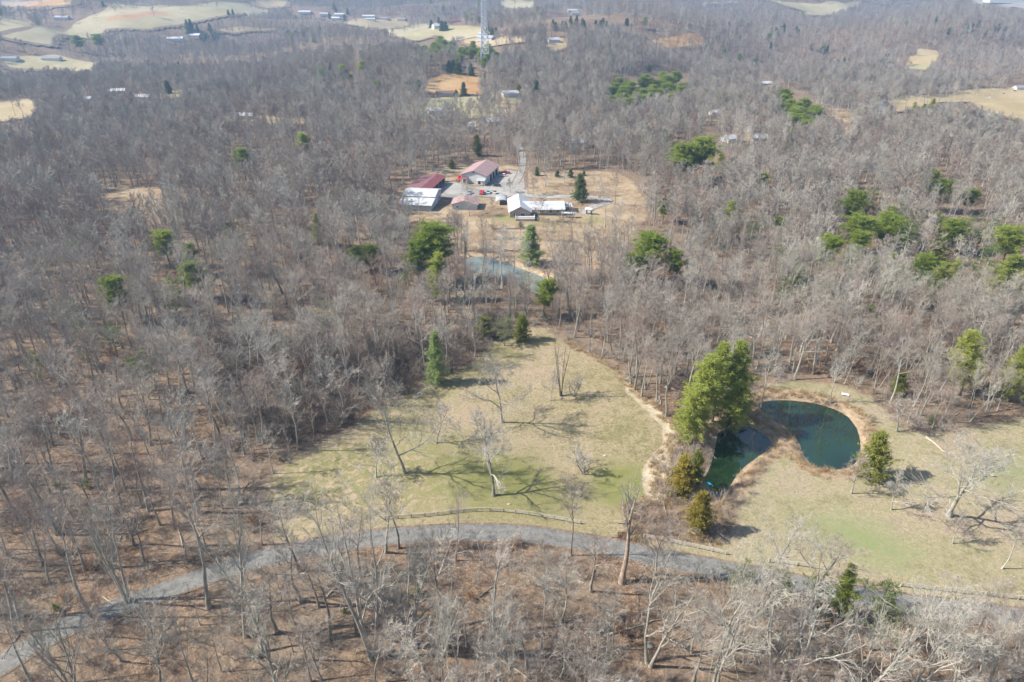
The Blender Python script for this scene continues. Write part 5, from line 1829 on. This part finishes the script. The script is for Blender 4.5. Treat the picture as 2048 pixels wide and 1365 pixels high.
# open fronted shed behind the barn
a_ = flat(841, 377, 5.2); b_ = flat(876, 348, 5.2)
c_ = (a_ + b_) / 2
ln = float(np.linalg.norm(b_ - a_)); az = math.degrees(math.atan2(-(b_ - a_)[0], (b_ - a_)[1]))
os_ = new_obj('open_shed', None, None, (*c_, float(ground_z(*c_))), (0, 0, R(az)))
tag(os_, 'long open fronted shed with dark red roof behind the pale barn', 'shed')
hl = ln / 2
MB().slab((-10, -hl, 3.4), (0, -hl, 5.25), (0, hl, 5.25), (-10, hl, 3.4), .14).build('back_roof', M['roof_dark'], os_)
MB().slab((.02, -hl, 5.25), (4.6, -hl, 3.7), (4.6, hl, 3.7), (.02, hl, 5.25), .14).build('front_roof', M['roof_red'], os_)
MB().prism([(-9.6, -.3), (-9.35, -.3), (-9.35, 3.3), (-9.6, 3.25)], 'y', -hl + .3, hl - .3).build('back_wall', M['roof_dark'], os_)
for s in (-1, 1):
    MB().prism([(-9.3, -.3), (3.6, -.3), (3.6, 3.7), (0, 4.95), (-9.3, 3.25)], 'y', s * (hl - .5) - .1, s * (hl - .5) + .1).build('end_wall', M['roof_dark'], os_)
for i in range(6):
    yy = -hl + .8 + i * (ln - 1.6) / 5
    MB().box(3.9, 4.15, yy - .12, yy + .12, -.2, 3.65).build('post', M['old_wood'], os_)

# house: gabled wing and long main part
hs = new_obj('house', None, None, (3.6, 327.5, float(ground_z(3.6, 327.5))), (0, 0, R(2)))
tag(hs, 'long tan brick house with bright white metal roof and deck', 'house')
MB().prism([(-5.0, -.4), (5.0, -.4), (5.0, 3.1), (0, 5.6), (-5.0, 3.1)], 'y', -10, 11).build('wing_wall', M['brick'], hs)
chevron(10.0, .7, 3.1, 2.5, -10.8, 11.7).build('wing_roof', M['roof_white_y'], hs)
MB().prism([(-5.2, -.4), (6.2, -.4), (6.2, 3.0), (.5, 5.0), (-5.2, 3.0)], 'x', 5.05, 21.5).build('main_wall', M['brick'], hs)
mr = MB()
mr.slab((4.2, -6.2, 2.72), (22.2, -6.2, 2.72), (22.2, .5, 5.1), (1.0, .5, 5.1), .14)
mr.build('main_roof', M['roof_white'], hs)
MB().slab((1.0, .52, 5.1), (22.2, .52, 5.1), (22.2, 7.0, 2.82), (4.2, 7.0, 2.82), .14).build('main_roof', M['roof_white'], hs)
MB().slab((22.25, -1.5, 2.9), (26.5, -1.5, 2.6), (26.5, 5.0, 2.6), (22.25, 5.0, 2.9), .12).build('porch_roof', M['roof_white'], hs)
for (a, b) in ((26.2, -1.2), (26.2, 4.7)):
    MB().box(a - .08, a + .08, b - .08, b + .08, -.1, 2.55).build('porch_post', M['white_paint'], hs)
for (x_, w_) in ((-2.8, 1.1), (1.2, 2.2)):
    f_ = MB().box(x_ - w_ / 2, x_ + w_ / 2, -10.06, -9.94, .7, 2.5).build('window', M['white_paint'], hs)
    MB().box(x_ - w_ / 2 + .12, x_ + w_ / 2 - .12, -10.09, -10.03, .82, 2.38).build('pane', M['glass'], f_)
for x_ in (8.0, 11.5, 15.0, 18.5):
    f_ = MB().box(x_ - .9, x_ + .9, -5.26, -5.14, .9, 2.2).build('window', M['white_paint'], hs)
    MB().box(x_ - .78, x_ + .78, -5.29, -5.23, 1.02, 2.08).build('pane', M['glass'], f_)
MB().box(12.6, 13.5, 1.2, 2.1, 4.4, 6.0).build('chimney', M['brick'], hs)
# deck in front of the wing
dk = new_obj('deck', None, None, (6.2, 314.2, float(ground_z(6.2, 314.2))), (0, 0, R(2)))
tag(dk, 'raised wooden deck with white railing at the front of the house', 'deck')
MB().box(-4.6, 4.6, -2.4, 2.4, .9, 1.05).build('deck_floor', M['concrete'], dk)
for a in range(8):
    x_ = -4.5 + a * 9 / 7
    MB().box(x_ - .07, x_ + .07, -2.38, -2.24, -.2, 2.0).build('post', M['white_paint'], dk)
for zz in (1.2, 1.5, 1.8, 2.0):
    MB().box(-4.6, 4.6, -2.44, -2.39, zz, zz + .12).build('rail', M['white_paint'], dk)
for s in (-4.55, 4.55):
    for zz in (1.2, 1.55, 1.9):
        MB().box(s - .03, s + .03, -2.2, 2.4, zz, zz + .12).build('rail', M['white_paint'], dk)
MB().box(-4.5, 4.5, -2.3, -2.25, -.2, .86).build('skirt', M['old_wood'], dk)

# arched carport left of the house
cp = new_obj('carport', None, None, (*flat(1003, 405), 0), (0, 0, R(2)))
cp.location.z = float(ground_z(*cp.location.xy))
tag(cp, 'pale arched carport left of the house', 'carport')
V, q = [], []
for yy in (-5, 5):
    V += [(3 * math.cos(a), yy, 1.9 + 1.1 * math.sin(a)) for a in np.linspace(math.pi, 0, 9)] + [(3 * math.cos(a), yy, 1.82 + 1.1 * math.sin(a)) for a in np.linspace(math.pi, 0, 9)]
for i in range(8):
    q += [(i, i + 1, 18 + i + 1, 18 + i), (9 + i + 1, 9 + i, 27 + i, 27 + i + 1), (i + 1, i, 9 + i, 10 + i), (18 + i, 19 + i, 28 + i, 27 + i)]
MB().add(V, q).build('canopy', M['roof_grey'], cp, True)
for sx in (-2.95, 2.95):
    for sy in (-4.8, 0, 4.8):
        MB().box(sx - .06, sx + .06, sy - .06, sy + .06, -.1, 1.9).build('leg', M['white_paint'], cp)

# covered walk right of the house
a_ = flat(1122, 424, 2.4); b_ = flat(1152, 425, 2.4)
cw = new_obj('covered_walk', None, None, (*((a_ + b_) / 2), 0), (0, 0, math.atan2(*(b_ - a_)[::-1])))
cw.location.z = float(ground_z(*cw.location.xy))
tag(cw, 'low white roofed walk leading right from the house', 'walkway')
hl = float(np.linalg.norm(b_ - a_)) / 2
MB().slab((-hl, -1, 2.3), (hl, -1, 2.3), (hl, 1, 2.5), (-hl, 1, 2.5), .1).build('canopy', M['roof_white'], cw)
for sx in (-hl + .3, 0, hl - .3):
    MB().box(sx - .06, sx + .06, -.9, -.78, -.1, 2.28).build('post', M['white_paint'], cw)
    MB().box(sx - .06, sx + .06, .78, .9, -.1, 2.4).build('post', M['white_paint'], cw)


def tank(name, label, x, y, rz, r, L, zc, legs):
    o = new_obj(name, None, None, (x, y, float(ground_z(x, y))), (0, 0, R(rz)))
    tag(o, label, 'tank')
    t = np.array([-1, -.97, -.88, -.75, 0, .75, .88, .97, 1]) * L / 2
    rr = np.array([.05, .45, .8, 1, 1, 1, .8, .45, .05]) * r
    MB().tube(np.stack([t, 0 * t, 0 * t + zc], 1), rr, 12).build('shell', M['white_paint'], o, True)
    for s in (-1, 1):
        MB().box(s * L * .28 - .15, s * L * .28 + .15, -r * .7, r * .7, -.1, zc - r * .6).build('leg', M[legs], o)
    return o


p = flat(941, 363); tank('propane_tank', 'white horizontal tank in front of the workshop', p[0], p[1], -15, 1.1, 6.0, 1.5, 'concrete')
p = flat(1178, 428); tank('propane_tank', 'white tank raised on dark legs right of the covered walk', p[0], p[1], -25, .7, 4.2, 2.6, 'dark')

# low retaining wall below the house
w0, w1 = flat(985, 460), flat(1052, 461)
rw = new_obj('retaining_wall', None, None, (*((w0 + w1) / 2), float(ground_z(*((w0 + w1) / 2)))), (0, 0, math.atan2(*(w1 - w0)[::-1])))
tag(rw, 'low dark stone wall between the house and the fruit trees', 'wall')
L_ = float(np.linalg.norm(w1 - w0))
nb = int(L_ / 1.1)
for i in range(nb):
    h_ = .55 + .12 * rnd.random()
    MB().box(-L_ / 2 + i * L_ / nb, -L_ / 2 + (i + 1) * L_ / nb - .05, -.2 - .06 * rnd.random(), .2, -.2, h_).build('stone', M['stone'], rw)

# green container
p = flat(884, 364)
gd = new_obj('dumpster', None, None, (*p, float(ground_z(*p))), (0, 0, R(-12)))
tag(gd, 'lime green dumpster at the end of the open shed', 'dumpster')
MB().hexa([(-1.5, -1.1, .2), (1.5, -1.1, .2), (1.5, 1.1, .2), (-1.5, 1.1, .2), (-1.7, -1.2, 2.2), (1.7, -1.2, 2.2), (1.7, 1.2, 2.4), (-1.7, 1.2, 2.4)]).build('bin', M['green_paint'], gd)
MB().slab((-1.75, -1.25, 2.27), (1.75, -1.25, 2.27), (1.75, 1.25, 2.5), (-1.75, 1.25, 2.5), .06).build('lid', M['green_paint'], gd)
for s in (-1.76, 1.72):
    MB().box(s, s + .05, -.9, .9, 1.2, 1.35).build('side_bar', M['green_paint'], gd)
for sx in (-1.2, 1.2):
    for sy in (-.8, .8):
        MB().box(sx - .12, sx + .12, sy - .12, sy + .12, -.05, .2).build('caster', M['rubber'], gd)


# ---------------------------------------------------------------- vehicles
def vehicle(name, label, px, py, rz, paint, kind='car', cat='car', group=None, pos=None):
    p = at1(px, py)[:2] if pos is None else pos
    o = new_obj(name, None, None, (*p, float(ground_z(*p)) + .08), (0, 0, R(rz)))
    tag(o, label, cat, group)
    L, Wd = (5.7, 1.95) if kind == 'pickup' else (4.7, 1.8) if kind == 'car' else (6.2, 2.2)
    hw = Wd / 2

    def loft(secs, nm, mat):
        V, q = [], []
        for x, zb, zt, wb, wt in secs:
            V += [(x, -wb, zb), (x, wb, zb), (x, wt, zt), (x, -wt, zt)]
        for i in range(len(secs) - 1):
            a, b = 4 * i, 4 * i + 4
            q += [(a + j, a + (j + 1) % 4, b + (j + 1) % 4, b + j) for j in range(4)]
        q += [(3, 2, 1, 0), (4 * len(secs) - 4, 4 * len(secs) - 3, 4 * len(secs) - 2, 4 * len(secs) - 1)]
        return MB().add(V, q).build(nm, mat, o)
    h = L / 2
    if kind == 'car':
        loft([(-h, .45, .75, hw * .85, hw * .85), (-h + .25, .3, .95, hw, hw * .95), (-1.1, .28, 1.0, hw, hw * .95), (1.2, .28, 1.0, hw, hw * .95), (h - .4, .3, .85, hw, hw * .9), (h, .4, .65, hw * .85, hw * .8)], 'body', M[paint])
        loft([(-1.75, 1.0, 1.02, hw * .88, hw * .85), (-1.0, 1.0, 1.44, hw * .9, hw * .72), (.45, 1.0, 1.46, hw * .9, hw * .72), (1.25, 1.0, 1.02, hw * .88, hw * .85)], 'windows', M['glass'])
        loft([(-1.0, 1.45, 1.5, hw * .74, hw * .7), (.45, 1.47, 1.52, hw * .74, hw * .7)], 'roof', M[paint])
        wx = (-1.45, 1.4)
    elif kind == 'pickup':
        loft([(-h, .55, .95, hw * .95, hw * .95), (-h + .1, .4, 1.1, hw, hw * .97), (.1, .38, 1.1, hw, hw * .97), (1.6, .38, 1.12, hw, hw * .95), (h - .25, .4, 1.05, hw * .97, hw * .92), (h, .45, .8, hw * .9, hw * .88)], 'body', M[paint])
        loft([(-.75, 1.1, 1.72, hw * .93, hw * .76), (.9, 1.1, 1.74, hw * .93, hw * .76), (1.55, 1.12, 1.14, hw * .9, hw * .88)], 'windows', M['glass'])
        loft([(-.72, 1.74, 1.8, hw * .77, hw * .74), (.9, 1.76, 1.82, hw * .77, hw * .74)], 'roof', M[paint])
        MB().box(-h + .2, -.95, -hw * .82, hw * .82, 1.08, 1.14).build('bed_liner', M['dark'], o)
        wx = (-1.75, 1.85)
    else:                                                   # flatbed work truck
        loft([(.6, .5, 1.2, hw * .95, hw * .95), (2.0, .5, 1.25, hw * .95, hw * .9), (h, .5, 1.1, hw * .9, hw * .85)], 'body', M[paint])
        loft([(.65, 1.2, 2.2, hw * .93, hw * .8), (1.6, 1.25, 2.2, hw * .93, hw * .8), (2.0, 1.25, 1.3, hw * .9, hw * .85)], 'cab', M[paint])
        MB().box(.9, 1.7, -hw * .93, hw * .93, 1.4, 1.95).build('windows', M['glass'], o)
        MB().box(-h, .5, -hw, hw, .85, 1.05).build('flatbed', M['car_red'], o)
        wx = (-1.9, 1.9)
    wh = MB().tube([(0, -.13, 0), (0, .13, 0)], .36, 12).mesh('wheel', [M['rubber']])
    rm = MB().tube([(0, -.14, 0), (0, .14, 0)], .2, 10).mesh('rim', [M['steel']])
    for x in wx:
        for s in (-1, 1):
            w_ = new_obj('wheel', wh, o, (x, s * (hw - .1), .36))
            new_obj('rim', rm, w_)
    for s in (-1, 1):
        MB().box(h - .12, h + .02, s * hw * .62 - .18, s * hw * .62 + .18, .62, .78).build('headlight', M['white_paint'], o)
    return o


vehicle('pickup_truck', 'bright red pickup truck parked beside the workshop', 1011, 348, 172, 'car_red', 'pickup', 'truck')
vehicle('parked_car', 'white car parked in front of the red pickup', 1007, 353, 172, 'car_white', 'car', 'car')
vehicle('parked_car', 'dark charcoal car parked in the middle of the gravel lot', 993, 373, 170, 'car_dark', 'car', 'car')
vehicle('work_truck', 'red flatbed truck facing the camera at the lower edge of the lot', 964, 388, -95, 'car_red', 'flatbed', 'truck')
vehicle('parked_car', 'pale blue car parked right of the red flatbed truck', 976, 387, -80, 'car_blue', 'car', 'car')
vehicle('parked_car', 'tan car parked at the right end of the row by the flatbed', 989, 387, -60, 'car_tan', 'car', 'car')
vehicle('parked_car', 'grey blue car parked left of the red flatbed truck', 939, 388, -100, 'car_blue', 'car', 'car')
vehicle('work_truck', 'small red truck at the left corner of the workshop', 919, 361, 75, 'car_red', 'flatbed', 'truck')
vehicle('parked_car', 'blue grey car parked on the ridge field', 2007, 189, 10, 'car_blue', 'car', 'car')
vehicle('pickup_truck', 'white pickup at the right end of the ridge field', 1975, 196, -30, 'car_white', 'pickup', 'truck')
vehicle('parked_car', 'dark car beside the white house on the ridge', 2030, 184, 5, 'car_dark', 'car', 'car')
vehicle('parked_car', 'white car parked below the grey roofed house', 1036, 200, 5, 'car_white', 'car', 'car')
vehicle('parked_car', 'blue car seen through bare trees left of the pale grass', 802, 240, 20, 'car_blue', 'car', 'car')
vehicle('parked_car', 'white car beside the brown house', 946, 192, 4, 'car_white', 'car', 'car')

# far houses
for (px, py, W, D, wh, rz, wall, roof, lb) in FAR_HOUSES:
    q = at1(px, py)
    gable('house' if W > 9 else 'shed', lb, q[0], q[1], rz + 90 if W > D else rz, D if W > D else W, W if W > D else D, wh, wh * .6, wall, roof, .5,
          front=[(0, .1, 1.1, 2.1, 'door')] if py > 60 else (), right=[(-W * .25, 1, 1.4, 1.3, 'window'), (W * .25, 1, 1.4, 1.3, 'window')] if W > D else (), left=(),
          cat='house' if W > 9 else 'shed', z=float(ground_z(q[0], q[1])))

# lattice mast
q = at1(969, 131)
tw = new_obj('lattice_mast', None, None, (q[0], q[1], q[2]), (0, 0, R(20)))
tag(tw, 'tall steel lattice mast rising out of the picture', 'tower')
TH = 118.0


def tw_at(k, z):
    r = 5.6 * (1 - z / TH) + .8 * z / TH
    a = R(90 + 120 * k)
    return np.array((r * math.cos(a), r * math.sin(a), z))


for k in range(3):
    MB().tube([tw_at(k, -1), tw_at(k, TH)], [.5, .3], 6).build('leg', M['steel'], tw)
zs_, z_ = [], 0.0
while z_ < TH - 2:
    zs_.append(z_)
    z_ += max(2.2, 5.2 * (1 - z_ / TH) + 1.2)
zs_.append(TH)
for k in range(3):
    for a, b in zip(zs_[:-1], zs_[1:]):
        m_ = (a + b) / 2
        for (p0, p1) in ((tw_at(k, a), tw_at((k + 1) % 3, b)), (tw_at((k + 1) % 3, a), tw_at(k, b)), (tw_at(k, a), tw_at((k + 1) % 3, a))):
            MB().tube([p0, p1], .23, 3, False).build('brace', M['steel'], tw)
for zz in (92, 104):
    for k in range(3):
        c = tw_at(k, zz) * np.array((1.6, 1.6, 1))
        MB().box(c[0] - .3, c[0] + .3, c[1] - .3, c[1] + .3, zz - 1, zz + 1).build('antenna', M['white_paint'], tw)
q = at1(978, 132)
gable('equipment_hut', 'small pale hut at the foot of the mast', q[0], q[1], 90, 4, 7, 2.6, .8, 'wall_white', 'roof_white_y', .3, cat='hut', z=q[2])

# ---------------------------------------------------------------- fences
post_me = MB().box(-.08, .08, -.08, .08, -.3, 1.2).mesh('post', [M['old_wood']])
rail_cache = {}


def rail_mesh(L):
    L = round(L, 1)
    if L not in rail_cache:
        gg = np.random.default_rng(int(L * 10))
        t = np.linspace(-L / 2 - .15, L / 2 + .15, 4)
        rail_cache[L] = MB().tube(np.stack([t, gg.normal(size=4) * .02, gg.normal(size=4) * .02], 1), .075, 5).mesh('rail', [M['old_wood']])
    return rail_cache[L]


def fence(pxs, label, gap=()):
    ln = spline([flat(*p) for p in pxs], .5)
    s = np.concatenate([[0], np.cumsum(np.linalg.norm(np.diff(ln, axis=0), axis=1))])
    n = max(2, int(round(s[-1] / 2.9)))
    P = np.stack([np.interp(np.linspace(0, s[-1], n + 1), s, ln[:, 0]), np.interp(np.linspace(0, s[-1], n + 1), s, ln[:, 1])], 1)
    o = new_obj('split_rail_fence', None, None, (P[0][0], P[0][1], float(ground_z(*P[0]))))
    tag(o, label, 'fence')
    z0 = o.location.z
    for i, p in enumerate(P):
        new_obj('post', post_me, o, (p[0] - P[0][0], p[1] - P[0][1], float(ground_z(*p)) - z0), (R(rnd.uniform(-4, 4)), R(rnd.uniform(-4, 4)), rnd.uniform(0, 1)))
        if i < n and i not in gap:
            q_ = P[i + 1]
            d_ = q_ - p
            L = float(np.linalg.norm(d_))
            for zz in (.35, .72, 1.05):
                if rnd.random() < .08:
                    continue
                za, zb = float(ground_z(*p)) + zz, float(ground_z(*q_)) + zz + rnd.uniform(-.06, .06)
                new_obj('rail', rail_mesh(L), o, ((p[0] + q_[0]) / 2 - P[0][0], (p[1] + q_[1]) / 2 - P[0][1], (za + zb) / 2 - z0), (0, -math.atan2(zb - za, L), math.atan2(d_[1], d_[0])))
    return o


fence([(770, 1040), (860, 1034), (930, 1026), (1000, 1025), (1080, 1034), (1160, 1048)], 'split rail fence along the meadow above the lane bend')
fence([(1288, 1075), (1340, 1085), (1400, 1098), (1452, 1110)], 'split rail fence in front of the olive cedar')
fence([(1538, 1125), (1580, 1130), (1650, 1140)], 'short split rail fence left of the fence gap on the lawn')
fence([(1800, 1175), (1860, 1182), (1950, 1192), (2060, 1204), (2140, 1214)], 'split rail fence along the lawn at the right edge')

# ---------------------------------------------------------------- small things
def log(label, px0, px1, r, mat='log', cat='log', lift=0.0):
    a, b = flat(*px0), flat(*px1)
    c = (a + b) / 2
    L = float(np.linalg.norm(b - a))
    gg = np.random.default_rng(int(px0[0]))
    t = np.linspace(-L / 2, L / 2, 7)
    P = np.stack([t, gg.normal(size=7) * .12, np.abs(gg.normal(size=7)) * .05 + r * .8], 1)
    m = MB().tube(P, np.linspace(r, r * .55, 7), 8)
    for j in range(3):
        k = 2 + j
        m.tube(grow(gg, P[k], (1, gg.normal() * 1.2, .5), L * .12, 2, .1, 0), [r * .3, r * .22, r * .1], 4, False)
    o = m.build('fallen_log', M[mat], None, True)
    o.location = (c[0], c[1], float(ground_z(*c)) + lift)
    o.rotation_euler = (0, 0, math.atan2(*(b - a)[::-1]))
    return tag(o, label, cat)


log('straight pale fallen trunk near the bottom centre', (985, 1310), (1065, 1365), .18)
log('pale curved fallen trunk among the trees at bottom right', (1215, 1270), (1325, 1240), .2)
log('fallen trunk in the woods edge left of the pond pines', (1330, 776), (1372, 788), .25)
log('weathered log lying on the lawn right of the cedar', (1852, 878), (1892, 910), .3)
log('short stump log under the huge pale tree', (1972, 950), (1990, 956), .35)
log('thin fallen branch at the right edge of the lawn', (1990, 1078), (2060, 1082), .12)
log('fallen trunk below the lane left of centre', (655, 1192), (690, 1165), .15)

for i, (px, py, s, lb) in enumerate([(1298, 1292, .7, 'mossy grey boulder at the bottom right of centre'), (1240, 1240, .75, 'broad flat mossy rock below the broken dead trunk'), (855, 1265, .5, 'small grey rock in the leaf litter at bottom centre'), (1018, 1010, .35, 'pale stone by the fence under the crooked oak'), (1068, 778, .3, 'pale stone lying in the upper meadow'), (1210, 912, .4, 'tan stone in the grass right of the V shaped tree')]):
    gg = np.random.default_rng(800 + i)
    m = MB()
    nl, na_ = 6, 9
    V = []
    for a in range(nl):
        ph = math.pi * (a / (nl - 1))
        for b in range(na_):
            th = 2 * math.pi * b / na_
            rr = s * (1 + .22 * math.sin(3 * th + i) * math.sin(ph) + gg.normal() * .06)
            V.append((rr * math.sin(ph) * math.cos(th) * 1.3, rr * math.sin(ph) * math.sin(th), rr * math.cos(ph) * .55 + s * .15))
    q_ = [(a * na_ + b, a * na_ + (b + 1) % na_, (a + 1) * na_ + (b + 1) % na_, (a + 1) * na_ + b) for a in range(nl - 1) for b in range(na_)]
    o = m.add(V, q_).build('boulder', M['stone'] if i < 3 else M['log'], None, True)
    p = flat(px, py)
    o.location = (p[0], p[1], float(ground_z(*p)))
    o.rotation_euler = (0, 0, gg.uniform(0, 6))
    tag(o, lb, 'rock')

# log pile between shed and woods
for i, (px, py, dx_) in enumerate([(868, 344, 7), (880, 341, 8), (893, 342, 6), (902, 345, 7), (888, 347, 8), (875, 347, 6)]):
    log(['cut log at the left end of the pile behind the dumpster', 'long cut log on the back of the pile behind the dumpster', 'cut log in the middle of the pile behind the dumpster', 'cut log at the right end of the pile behind the dumpster', 'long cut log at the front of the pile behind the dumpster', 'short cut log at the front left of the pile behind the dumpster'][i], (px - dx_, py + rnd.uniform(-1, 1)), (px + dx_, py + rnd.uniform(-1.5, 1)), .35)
log('dark brush log lying in the yard left of the soft green pine', (1010, 500), (1034, 503), .4)

# little boat on the left pond
p = flat(1421, 964)
bt = new_obj('small_boat', None, None, (p[0], p[1], -POND_DROP[0] + .02), (0, 0, R(-55)), .7)
tag(bt, 'small bright blue boat on the left pond', 'boat')
V, q_ = [], []
for x_, w_, zt in ((-1.3, .05, .35), (-.9, .35, .3), (0, .45, .26), (.9, .35, .3), (1.3, .05, .38)):
    V += [(x_, -w_, zt), (x_, -w_ * .5, -.08), (x_, w_ * .5, -.08), (x_, w_, zt)]
for i in range(4):
    q_ += [(4 * i + j, 4 * i + j + 1, 4 * i + 5 + j, 4 * i + 4 + j) for j in range(3)]
MB().add(V, q_).build('hull', M['blue_plastic'], bt)
MB().box(-.25, .15, -.4, .4, .16, .2).build('seat', M['blue_plastic'], bt)

# white table and bench on the far bank of the larger pond
p = flat(1690, 792)
tb = new_obj('picnic_bench', None, None, (p[0], p[1], float(ground_z(*p))), (0, 0, R(-25)), .75)
tag(tb, 'white bench on the bank behind the larger pond', 'bench')
MB().box(-1.3, 1.3, -.25, .25, .42, .5).build('seat', M['white_paint'], tb)
MB().box(-1.3, 1.3, .24, .3, .6, 1.0).build('backrest', M['white_paint'], tb)
for sx in (-1.1, 1.1):
    MB().box(sx - .06, sx + .06, -.2, -.1, -.1, .42).build('leg', M['white_paint'], tb)
    MB().box(sx - .06, sx + .06, .15, .24, -.1, .95).build('leg', M['white_paint'], tb)

# utility poles on the ridge field and by the gravel lot
pole_me = MB().tube([(0, 0, -.5), (0, 0, 10)], [.16, .11], 8).mesh('pole', [M['log']])
arm_me = MB().box(-1.1, 1.1, -.06, .06, 9.1, 9.25).mesh('crossarm', [M['log']])
for px, py, s, lb in ((1968, 192, 1.2, 'utility pole on the ridge field beside the white pickup'), (1008, 384, .8, 'thin utility pole in the gravel lot'), (1376, 300, 1.0, 'utility pole by the white sheds')):
    q = at1(px, py)
    o = new_obj('utility_pole', None, None, q, (0, 0, R(rnd.uniform(-30, 30))), s)
    tag(o, lb, 'pole')
    new_obj('pole', pole_me, o)
    new_obj('crossarm', arm_me, o)

# ---------------------------------------------------------------- haze
hz_me = MB().box(-11500, 11500, -5500, 15500, -90, 190).mesh('haze')
hz = new_obj('haze', hz_me)
hz['kind'] = 'stuff'
hz['label'] = 'thin blue haze over the far hills'
hm = bpy.data.materials.new('haze')
hm.use_nodes = True
hm.node_tree.nodes.clear()
ho = hm.node_tree.nodes.new('ShaderNodeOutputMaterial')
hv = hm.node_tree.nodes.new('ShaderNodeVolumePrincipled')
hv.inputs['Color'].default_value = (0.42, 0.66, 1.0, 1)
hv.inputs['Density'].default_value = 0.00021
hv.inputs['Anisotropy'].default_value = 0.2
hm.node_tree.links.new(hv.outputs[0], ho.inputs['Volume'])
hz_me.materials.clear()
hz_me.materials.append(hm)
